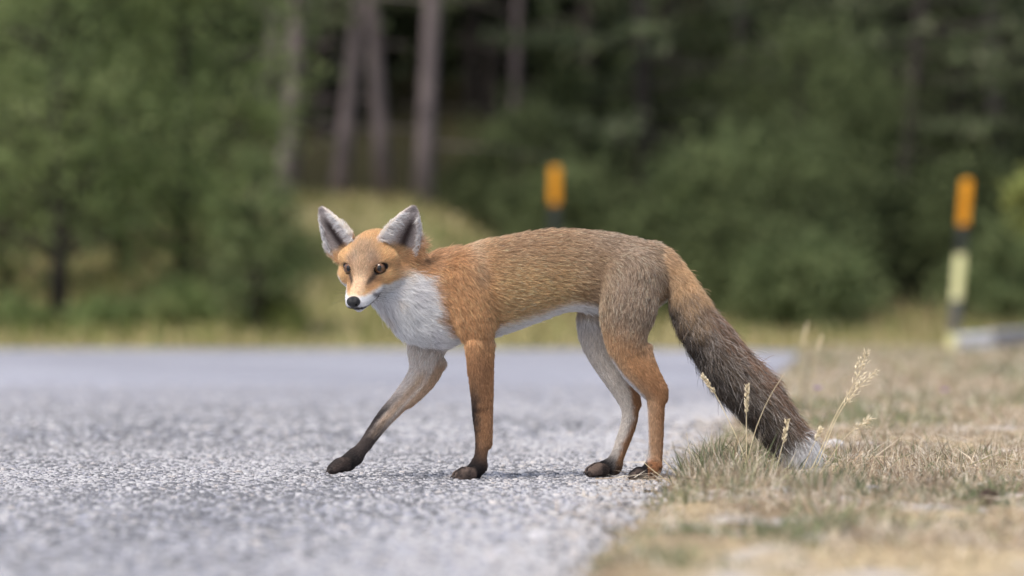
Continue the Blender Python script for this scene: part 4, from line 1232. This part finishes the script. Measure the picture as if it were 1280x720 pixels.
    hair_object("tail_fur", px2m(pos), np.clip(cc, 0.004, 0.92), thick, body, M_FUR)

    # ---- pale tufts inside the ears, growing from the inner rim across the cup
    Ppos, Pcol, Prad = [], [], []
    for sgn, (bs, up_, wd, front, Hh) in zip((-1, 1), EAR):
        n = 620
        h = RNG.uniform(0.0, 0.80, n); Wd = ear_width(h)
        inner = RNG.random(n) < 0.6
        w = np.where(inner, -Wd * RNG.uniform(0.62, 1.0, n), Wd * RNG.uniform(0.80, 1.0, n))
        cupz = -8.0 * np.clip(1 - (w / Wd) ** 2, 0, 1) * np.clip(1.1 - h, 0, 1) + 2.0
        r0 = bs + up_ * (h * Hh)[:, None] + wd * w[:, None] + front * cupz[:, None]
        d = wd * np.where(inner, 1.0, -0.35)[:, None] + up_ * (0.0 + 0.42 * RNG.standard_normal(n))[:, None] + front * (0.35 + 0.2 * RNG.random(n))[:, None]
        d /= np.linalg.norm(d, axis=1, keepdims=True)
        Ln = np.where(inner, RNG.uniform(4, 15, n) * np.clip(Wd / 22, 0.3, 1), RNG.uniform(4, 12, n)); s = np.linspace(0, 1, 5)
        pos = r0[:, None] + d[:, None] * (s[None, :, None] * Ln[:, None, None])
        pos -= front * (s ** 2)[None, :, None] * (Ln * 0.22)[:, None, None]
        Ppos.append(pos); cl = C_(238, 234, 232) * np.exp(0.22 * RNG.standard_normal(n))[:, None]
        Pcol.append(np.repeat(cl[:, None], 5, 1)); Prad.append(0.0005 * (1 - 0.8 * s[None]) * np.ones((n, 1)))
    hair_object("ear_fur", px2m(np.concatenate(Ppos)), np.clip(np.concatenate(Pcol), 0, .9), np.concatenate(Prad), body, M_FUR)

    # ---- whiskers
    Ppos = []
    for sgn in (-1, 1):
        for i in range(9):
            r0 = H3(sgn * (9.5 + (i % 3) * 1.2), 62 - (i // 3) * 6, -22 - (i % 3) * 3.0)
            d = HA * sgn * 1.0 - HB * (0.35 + 0.12 * (i // 3)) + HCu * (0.10 - 0.16 * (i % 3)); d /= np.linalg.norm(d)
            Ls = 30 + 4 * (i % 4); s = np.linspace(0, 1, 8)
            Ppos.append(r0 + d * (s * Ls)[:, None] - HCu * (s ** 2 * 5)[:, None])
    Ppos = np.array(Ppos); n = len(Ppos)
    hair_object("whiskers", px2m(Ppos), np.full((n, 8, 3), 0.05), 0.0002 * (1 - 0.85 * np.linspace(0, 1, 8))[None] * np.ones((n, 1)), body, M_FUR)

    # ---- nose leather
    R = []
    cB, cA, cC = HB, HA, HCu
    prof = [(-5.0, 6.4, 5.0), (-1.5, 8.2, 6.9), (2.0, 8.7, 7.3), (5.0, 7.4, 6.2), (7.2, 4.6, 4.0), (8.0, 1.6, 1.4)]
    nm = MB()
    for (q, ra_, rc) in prof:
        ring = []
        for kk in range(20):
            th = 2 * math.pi * kk / 20
            ca_, sa_ = math.cos(th), math.sin(th)
            sa2 = sa_ * (1.0 if sa_ > 0 else 1.12 * (1 - 0.25 * abs(ca_)))
            notch = 1 - 0.22 * math.exp(-((abs(ca_) - 0.62) / 0.2) ** 2) * (1 if -0.75 < sa_ < 0.1 else 0) * (q > 1)
            pnt = NOSE + cB * q + cA * ra_ * ca_ * notch + cC * (rc * sa2 + 0.12 * q)
            ring.append(tuple(px2m(pnt)))
        R.append(ring)
    nm.ring_loft(R)
    M_NOSE = mat_noise("nose_leather", (0.006, 0.006, 0.007), (0.016, 0.015, 0.016), 900, 0.38, 0.5, 0.35, 2200)
    no = nm.build("nose", M_NOSE, root, True)
    for sgn in (-1, 1):
        q = NOSE + HB * 5.6 + HA * sgn * 4.2 - HCu * 1.6
        mb = MB(); rings = []
        for (dd, rr) in ((0.9, 1.5), (0.2, 1.1), (-0.6, 0.5)):
            rings.append([tuple(px2m(q + HB * dd * -1 + HB * 0.9 + HA * rr * 1.25 * math.cos(t) + HCu * rr * math.sin(t))) for t in np.linspace(0, 2 * math.pi, 9)[:-1]])
        mb.ring_loft(rings).build("nostril", mat_noise("nostril_dark", (0.002, 0.002, 0.002), (0.003, 0.003, 0.003), 50, 0.9, 0.05), no, True)

    # ---- eyes
    M_BALL = mat_noise("eye_dark", (0.010, 0.007, 0.005), (0.016, 0.010, 0.007), 300, 0.06, 0.6)
    M_IRIS = mat_noise("iris_amber", lin(84, 58, 38), lin(114, 82, 56), 700, 0.05, 0.7)
    M_PUP = mat_noise("pupil", (0.002, 0.002, 0.002), (0.003, 0.003, 0.003), 10, 0.04, 0.7)
    def cap(mb, c0, axis, r, ang0, ang1, rings=8, sides=24, oval=1.0):
        axis = axis / np.linalg.norm(axis)
        x = np.cross(axis, [0, 1, 0]); x /= np.linalg.norm(x); yv = np.cross(x, axis)
        R = []
        for i in range(rings + 1):
            al = ang0 + (ang1 - ang0) * i / rings
            R.append([tuple(px2m(c0 + r * (axis * math.cos(al) + math.sin(al) * (x * oval * math.cos(t) + yv * math.sin(t))))) for t in np.linspace(0, 2 * math.pi, sides + 1)[:-1]])
        return mb.ring_loft(R)
    look = np.array([-0.06, 0.0, -1.0])                       # gaze to the viewer
    for p0, nv_ in zip(EYES, EYE_N):
        g = look * 0.75 + nv_ / np.linalg.norm(nv_) * 0.25; g /= np.linalg.norm(g)
        eb = cap(MB(), p0, g, EYE_R, 0.01, math.pi - 0.01, 16).build("eye", M_BALL, root, True)
        cap(MB(), p0, g, EYE_R + 0.18, 0.01, 0.92, 8).build("iris", M_IRIS, eb, True)
        cap(MB(), p0, g, EYE_R + 0.34, 0.01, 0.46, 6, oval=0.85).build("pupil", M_PUP, eb, True)

    # ---- claws
    M_CLAW = mat_noise("claw_horn", lin(52, 46, 42), lin(84, 76, 70), 300, 0.4, 0.4)
    for (e, du, dw, dy) in CLAWS:
        pts = [e, e + np.array([du * 2.4, dw * 2.4 - 0.6, dy * 2.4]), e + np.array([du * 4.2, dw * 4 - 2.6, dy * 4.2])]
        pts = [q_ if q_[1] > 0.8 else np.array([q_[0], 0.8, q_[2]]) for q_ in pts]
        MB().tube([tuple(px2m(q_)) for q_ in pts], [1.4 / PXM, 1.1 / PXM, 0.3 / PXM], 6).build("claw", M_CLAW, root, True)
    return root
FOX = build_fox()
FOX.location = (0.0, -0.10, 0.0)
FOX.scale = (0.988, 1.0, 1.008)

# ------------------------------------------------------------------ seed stalks, straws, stones, flowers
M_STRAW = mat_noise("dry_straw", lin(206, 188, 148), lin(226, 212, 178), 40, 0.6, 0.25)
M_SEED = mat_noise("seed_husk", lin(214, 196, 160), lin(236, 224, 196), 120, 0.7, 0.2)
M_GSTEM = mat_noise("green_stem", lin(118, 118, 76), lin(146, 142, 96), 40, 0.6, 0.25)

def stalk(label, pts, D, r, head=None, mat=None, group="grass stalks by the fox's tail", name="grass_stalk", kind="spike"):
    """pts: (u,v) from foot to tip; head: fraction along where the seed head begins"""
    Q = [at(u, v, D) for (u, v) in pts]
    gz = max(float(terrain(Q[0].x, Q[0].y)), 0.0)
    Q[0].z = gz - 0.006
    # smooth
    pp = smooth_chain([np.array(q) for q in Q], 6)
    root = empty(name, Q[0]); props(root, label, "grass stalk", group)
    off = Vector(Q[0])
    n = len(pp)
    MB().tube([Vector(p) - off for p in pp], [r * (1 - 0.55 * i / (n - 1)) for i in range(n)], 6).build("stem", mat or M_STRAW, root, True)
    if head is not None:
        V, F = [], []
        i0 = int(head * (n - 1))
        cnt = 46 if kind == "spike" else 64
        hm = MB()
        for k in range(cnt):
            f = i0 + (n - 1 - i0) * k / (cnt - 1); i = min(n - 2, int(f))
            c = Vector(pp[i]).lerp(Vector(pp[i + 1]), f - i) - off
            tn = (Vector(pp[i + 1]) - Vector(pp[i])).normalized()
            a = RNG.uniform(0, 2 * math.pi)
            sd_ = Vector((math.cos(a), math.sin(a), 0.0)); sd_ = (sd_ - tn * sd_.dot(tn)).normalized()
            taper = math.sin(math.pi * (0.12 + 0.80 * k / cnt))
            if kind == "spike":
                b0 = c + sd_ * 0.0012; L = 0.0065
            else:
                b0 = c + sd_ * RNG.uniform(0.001, 0.010) * taper + tn * RNG.uniform(0, 0.008); L = 0.0075
            dr = (tn * 0.85 + sd_ * 0.55).normalized()
            hm.tube([b0, b0 + dr * L * .45, b0 + dr * L], [0.0005, 0.00092 * (0.5 + 0.6 * taper), 0.0002], 5)
        props(hm.build("seed_head", M_SEED, root, True), kind="stuff")
    return root
stalk("cream seed spike leaning left in front of the tail's lower edge", [(936, 612), (927, 562), (908, 520), (893, 491), (878, 470)], 6.76, 0.0009, 0.78)
stalk("upright cream seed spike in front of the tail's middle", [(934, 612), (933, 567), (933, 517), (934, 482)], 6.74, 0.0009, 0.70)
stalk("thin bare straw slanting right across the lower tail", [(930, 612), (942, 545), (960, 500), (981, 466)], 6.72, 0.0007)
stalk("tallest feathery grass panicle right of the tail tip", [(1004, 622), (1020, 575), (1044, 520), (1068, 478), (1082, 444)], 6.70, 0.0009, 0.72, kind="panicle")
stalk("bending feathery grass panicle drooping right beyond the tail tip", [(1012, 626), (1026, 572), (1046, 522), (1068, 490), (1092, 466)], 6.66, 0.0009, 0.62, kind="panicle")
stalk("short feathery panicle nodding right below the others", [(1020, 626), (1036, 575), (1058, 545), (1085, 526)], 6.68, 0.0008, 0.80, kind="panicle")
stalk("short straw seed spike crossing the tail tip", [(968, 618), (972, 580), (980, 548), (984, 526)], 6.70, 0.0008, 0.66)
stalk("pale seed spike in front of the white tail tip", [(985, 622), (1000, 590), (1015, 560), (1026, 536)], 6.66, 0.0008, 0.8)
stalk("out-of-focus seed head standing tall behind the tail", [(996, 530), (1000, 470), (1003, 432), (1009, 404)], 10.6, 0.0012, 0.68, group="blurred stalks behind the tail")
stalk("out-of-focus seed head right of the other blurred stalk", [(1010, 530), (1015, 480), (1020, 446), (1027, 420)], 10.4, 0.0012, 0.76, group="blurred stalks behind the tail")
stalk("long dark green stem slanting up to the right over the verge", [(1156, 618), (1172, 602), (1205, 584), (1249, 568)], 6.72, 0.0011, None, M_GSTEM, group="straws on the verge")
stalk("upright green blade near the right edge of the verge", [(1262, 628), (1262, 600), (1262, 574)], 6.7, 0.0012, None, M_GSTEM, group="straws on the verge")
stalk("pale straw lying across the near hind paw", [(848, 611), (830, 598), (815, 587), (804, 577)], 6.80, 0.0011, None, group="straws on the verge")
stalk("dry straw leaning left from the fringe behind the hind heel", [(862, 606), (848, 595), (836, 582), (829, 574)], 6.84, 0.0011, None, group="straws on the verge")
stalk("thin straw lying low on the verge below the tail tip", [(1040, 632), (1062, 626), (1094, 617)], 6.55, 0.0009, None, group="straws on the verge")
stalk("fine upright straw between hind leg and tail", [(868, 600), (862, 566), (858, 540)], 6.86, 0.0005, None, group="straws on the verge")

M_STONE = mat_noise("pale_stone", lin(196, 194, 196), lin(232, 230, 230), 160, 0.8, 0.2, 0.4, 500)
M_STONE_G = mat_noise("grey_stone", lin(150, 148, 152), lin(186, 184, 188), 160, 0.8, 0.2, 0.4, 500)
M_CLOD = mat_noise("dark_clod", lin(74, 62, 58), lin(112, 94, 86), 200, 0.95, 0.05, 0.8, 600)
def stone(label, u, v, w, h, mat, name="stone", group="stones on the verge", seed=0, cat="stone"):
    D = FPX * (CAM_H - 0.012) / (v - 400)
    s = D / FPX
    b = at(u, v, D); gz = max(float(terrain(b.x, b.y)), 0.004)
    rg = np.random.default_rng(seed + 5)
    V, F = [], []
    nr, ns = 7, 12
    rings = []
    for i in range(nr):
        al = math.pi * (0.06 + 0.88 * i / (nr - 1))
        rings.append([(w * s / 2 * math.sin(al) * math.cos(t) * rg.uniform(0.8, 1.18), w * s / 2 * .8 * math.sin(al) * math.sin(t) * rg.uniform(0.8, 1.18),
                       h * s * (0.5 + 0.55 * math.cos(math.pi - al)) * rg.uniform(0.88, 1.1) - 0.003) for t in np.linspace(0, 2 * math.pi, ns + 1)[:-1]])
    o = MB().ring_loft(rings).build(name, mat, None, False)
    o.location = (b.x, b.y, gz)
    props(o, label, cat, group)
stone("small white stone left of its twin in the near verge", 1078, 662, 17, 13, M_STONE, seed=1)
stone("small white stone right of its twin in the near verge", 1109, 664, 19, 9, M_STONE, seed=2)
stone("pale stone behind the white tail tip", 1042, 566, 30, 16, M_STONE, seed=3)
stone("dark crumbly clod of earth near the right edge of the verge", 1236, 634, 27, 24, M_CLOD, "earth_clod", None, 4, "clod")
stone("grey stone just below the dark clod", 1226, 647, 22, 9, M_STONE_G, seed=6)
stone("flat pale stone in the bare patch right of the tail tip", 1090, 611, 26, 9, M_STONE_G, seed=7)
stone("dark pebble on the tarmac behind the hind legs", 875, 568, 10, 7, M_CLOD, "pebble", "stones on the verge", 8)

M_PETAL = mat_noise("violet_petal", lin(146, 112, 186), lin(176, 146, 208), 60, 0.6, 0.2)
def flower(label, u, v, D):
    q = at(u, v, D); gz = float(terrain(q.x, q.y)); H = max(0.03, q.z - gz)
    root = empty("flower", (q.x, q.y, gz)); props(root, label, "flower", "violet flowers on the verge")
    MB().tube([(0, 0, -0.005), (0.004, 0, H * .5), (0, 0, H)], [0.0012, 0.001, 0.0008], 6).build("stem", M_GSTEM, root, True)
    for k in range(9):
        a = 2 * math.pi * k / 9
        d = Vector((math.cos(a), math.sin(a), 0.55)).normalized(); sd_ = Vector((-math.sin(a), math.cos(a), 0)) * 0.0045
        c = Vector((0, 0, H))
        mb = MB(); mb.v = [c + d * .002 - sd_ * .3, c + d * .002 + sd_ * .3, c + d * .011 + sd_, c + d * .017, c + d * .011 - sd_]; mb.f = [(0, 1, 2, 3, 4)]
        mb.v += [p - Vector((0, 0, .0008)) for p in mb.v]; mb.f += [(9, 8, 7, 6, 5)] + [(i, i + 5, (i + 1) % 5 + 5, (i + 1) % 5) for i in range(5)]
        mb.build("petal", M_PETAL, root)
flower("blurred violet flower on the verge behind the tail tip", 1022, 487, 10.5)
flower("blurred violet flower on the verge toward the right", 1181, 489, 11.5)
